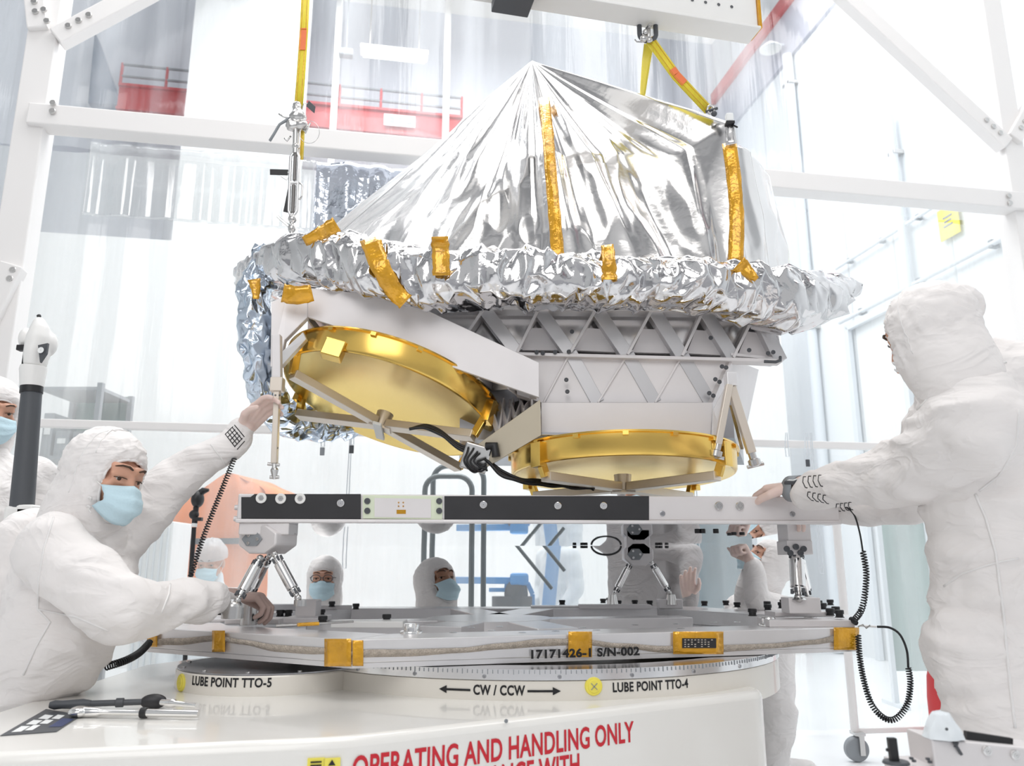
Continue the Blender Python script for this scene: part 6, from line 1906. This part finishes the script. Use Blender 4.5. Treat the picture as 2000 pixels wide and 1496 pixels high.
# tripod
yt2 = 4.72
def TP(x, y, d=0.0): return P(x, y, yt2 + d)
t = thing('camera_tripod', 'black camera on a thin black stand before the orange cover', 'tripod', down(TP(374, 1140), 0))
k = MB(); k.cyl(down(TP(376, 1140), .35), TP(379, 1030), .013); build('stand_tube', k, 'black', t, smooth=40)
k = MB(); k.cyl(TP(379, 1029), TP(380, 1022), .016); build('stand_clamp', k, 'wall_panel', t, smooth=40)
k = MB(); k.cyl(TP(380, 1022), TP(383, 990), .016); k.ball(TP(379, 1005), .028); k.box(TP(388, 1014), (.04, .03, .02)); build('tripod_head', k, 'black', t, smooth=40)
k = MB(); k.ball(TP(386, 975), (.035, .05, .05)); k.tube([TP(383, 968), TP(398, 958), TP(408, 957)], [.02, .02, .008], 10); build('camera', k, 'black', t, smooth=50)
for i in range(3):
    a = i * 2 * PI / 3; b0_ = down(TP(376, 1140), .5)
    k = MB(); k.cyl(b0_, V(b0_.x + .3 * math.cos(a), b0_.y + .3 * math.sin(a), .01), .010); build('leg', k, 'black', t, smooth=40)
# white panel crate at the left behind the worker
c = P(300, 1080, 5.95)
t = thing('white_cabinet', 'tall ribbed white cabinet between the left worker and the orange cover', 'cabinet', V(c.x, 5.95, 0))
k = MB(); zt_ = P(300, 1018, 5.95).z; k.box(V(c.x, 6.14, zt_ / 2), (.24, .35, zt_)); build('carcass', k, 'wall_panel', t, bevel=.01)
k = MB()
for i in range(5): k.box(V(c.x - .09 + .045 * i, 5.96, zt_ / 2), (.012, .02, zt_ * .94))
build('ribs', k, 'suit_cool', t, bevel=.003)
for i in range(2):
    k = MB(); k.cyl(V(c.x - .02 + .05 * i, 5.965, zt_ - .035), V(c.x - .02 + .05 * i, 5.95, zt_ - .035), .009); build('latch', k, 'mid_grey', t)
# grey equipment shelves at the far left, outside the curtain
t = thing('equipment_rack', 'grey green equipment rack blurred behind the curtain, beside the black measuring arm', 'rack', V(P(130, 800, 7.2).x, 7.2, 0))
x0_, x1_ = P(70, 800, 7.2).x, P(192, 800, 7.2).x; zt_ = P(120, 748, 7.2).z
for x in (x0_, x1_):
    for y in (7.2, 7.8):
        k = MB(); k.box(V(x, y, zt_ / 2), (.05, .05, zt_)); build('upright', k, 'mid_grey', t, bevel=.004)
k = MB(); k.box(V((x0_ + x1_) / 2, 7.83, zt_ / 2 + .05), (x1_ - x0_, .02, zt_ - .1)); build('back_panel', k, 'green_grey', t)
for i in range(5):
    z = .15 + i * (zt_ - .2) / 4
    k = MB(); k.box(V((x0_ + x1_) / 2, 7.5, z), (x1_ - x0_, .6, .03)); build('shelf', k, 'mid_grey', t)
rnd = random.Random(5)
for i in range(4):
    z = .165 + i * (zt_ - .2) / 4; x = x0_ + .05
    while x < x1_ - .2:
        w = rnd.uniform(.08, .16); h = rnd.uniform(.2, .42)
        tt = thing('storage_box', 'small grey box on the equipment rack behind the curtain', 'box', V(x + w / 2, 7.45, z), 'boxes on the equipment rack')
        k = MB(); k.box(V(x + w / 2, 7.45, z + h / 2), (w * .9, .4, h)); build('carton', k, 'mid_grey', tt, bevel=.004)
        k = MB(); k.box(V(x + w / 2, 7.245, z + h * .6), (w * .5, .01, h * .2)); build('carton_label', k, 'wall_panel', tt)
        x += w + .02
# dark teal door panel behind the deck on the right, and a green grey panel standing in for a reflection
def screen(name, label, cat_, px0, px1, pyt, Y, m, pyb=None):
    p0, p1 = P(px0, 1100, Y), P(px1, 1100, Y); zt_ = P((px0 + px1) / 2, pyt, Y).z
    zb_ = P((px0 + px1) / 2, pyb, Y).z if pyb else .03
    t = thing(name, label, cat_, V((p0.x + p1.x) / 2, Y, 0))
    k = MB(); k.box(V((p0.x + p1.x) / 2, Y, (zt_ + zb_) / 2), (p1.x - p0.x, .03, zt_ - zb_)); build('panel', k, m, t)
    for x in (p0.x, p1.x):
        k = MB(); k.box(V(x, Y - .005, zt_ / 2), (.04, .05, zt_)); build('edge_post', k, 'pipe', t, bevel=.004)
    for x in (p0.x, p1.x):
        k = MB(); k.box(V(x, Y, .015), (.05, .4, .03)); build('foot', k, 'pipe', t)
    return t
screen('dark_screen', 'dark teal screen panel behind the deck between the shade-grey coverall and the person looking up', 'screen', 1322, 1475, 1036, 6.6, 'teal_dark')
screen('reflection_panel', 'green grey upright panel added as a curtain reflection, left of the right worker', 'screen', 1722, 1815, 1015, 6.9, 'green_grey', 1310)
# red barrel half hidden behind the right worker
c = P(1842, 1360, 4.9)
t = thing('red_drum', 'slim red drum half hidden behind the right worker\'s hip', 'drum', V(c.x, 4.9, 0))
zt_ = P(1842, 1292, 4.9).z
k = MB(); k.lathe([(.001, zt_), (.05, zt_), (.075, zt_ - .08), (.085, zt_ - .2), (.085, .01), (.001, .01)], V(c.x, 4.9, 0), EZ, 28); build('shell', k, 'red_steel', t, smooth=50)
k = MB(); k.cyl(V(c.x, 4.9, zt_), V(c.x, 4.9, zt_ + .02), .02); build('valve', k, 'steel', t, smooth=40)
# blue mat and step beyond
c = P(1830, 1378, 6.0)
# caster post
c = P(1680, 1455, 5.0)
t = thing('caster_post', 'white curtain post on a swivel caster at the right of the base', 'post', V(c.x, 5.0, 0))
k = MB(); k.cyl(V(c.x - .015, 5.02, .16), V(c.x - .015, 5.02, 1.7), .024, n=20); build('post', k, 'tube_paint', t, smooth=40)
k = MB(); k.bar(V(c.x - .015, 5.02, .165), V(c.x + .5, 5.10, .165), .03, .03); build('foot_rail', k, 'tube_paint', t, bevel=.004)
k = MB(); k.cyl(V(c.x - .02, 4.985, .07), V(c.x - .02, 5.035, .07), .068, n=28); w_ = build('caster_wheel', k, 'mid_grey', t, smooth=40, bevel=.008)
k = MB(); k.box(V(c.x, 4.97, .10), (.03, .012, .12)); k.box(V(c.x, 5.05, .10), (.03, .012, .12)); k.box(V(c.x - .005, 5.01, .155), (.06, .09, .02)); build('caster_fork', k, 'steel', t, bevel=.003)
# loops and tags hanging on the curtain rail
def loop_tag(label, px, py, Y, m='mid_grey', tagh=.05):
    c = P(px, py, Y); t = thing('hanging_loop', label, 'tag', c)
    top = V(c.x, c.y, P(px, 845, Y).z)
    k = MB(); k.tube([top, c + V(-.012, 0, .06), c + V(-.008, 0, 0), c + V(.012, 0, 0), c + V(.010, 0, .06), top + V(.01, 0, 0)], .0035, 6); build('cord_loop', k, 'pipe', t)
    if m:
        k = MB(); k.box(c + V(0, 0, -tagh * .6), (.028, .012, tagh)); build('tag', k, m, t, bevel=.003)
yl = 4.95
loop_tag('small grey tag on a cord loop hanging right of the left hanging post', 630, 872, yl - .1); loop_tag('small dark tag on a cord hanging beneath the left gold dish', 687, 868, yl - .1, 'dark_grey')
loop_tag('small dark tag on a cord hanging from the rail left of the right worker\'s watch', 1577, 896, 5.55, 'dark_grey'); loop_tag('empty cord loop hanging beside the right strut of the instrument', 1538, 892, 5.5, None)
loop_tag('empty cord loop hanging right of the head with glasses', 672, 1110, 4.95, None); loop_tag('empty cord loop hanging before the dark teal screen', 1365, 1105, 5.1, None)
loop_tag('empty cord loop hanging right of the edge-on strut', 1605, 1120, 5.3, None)
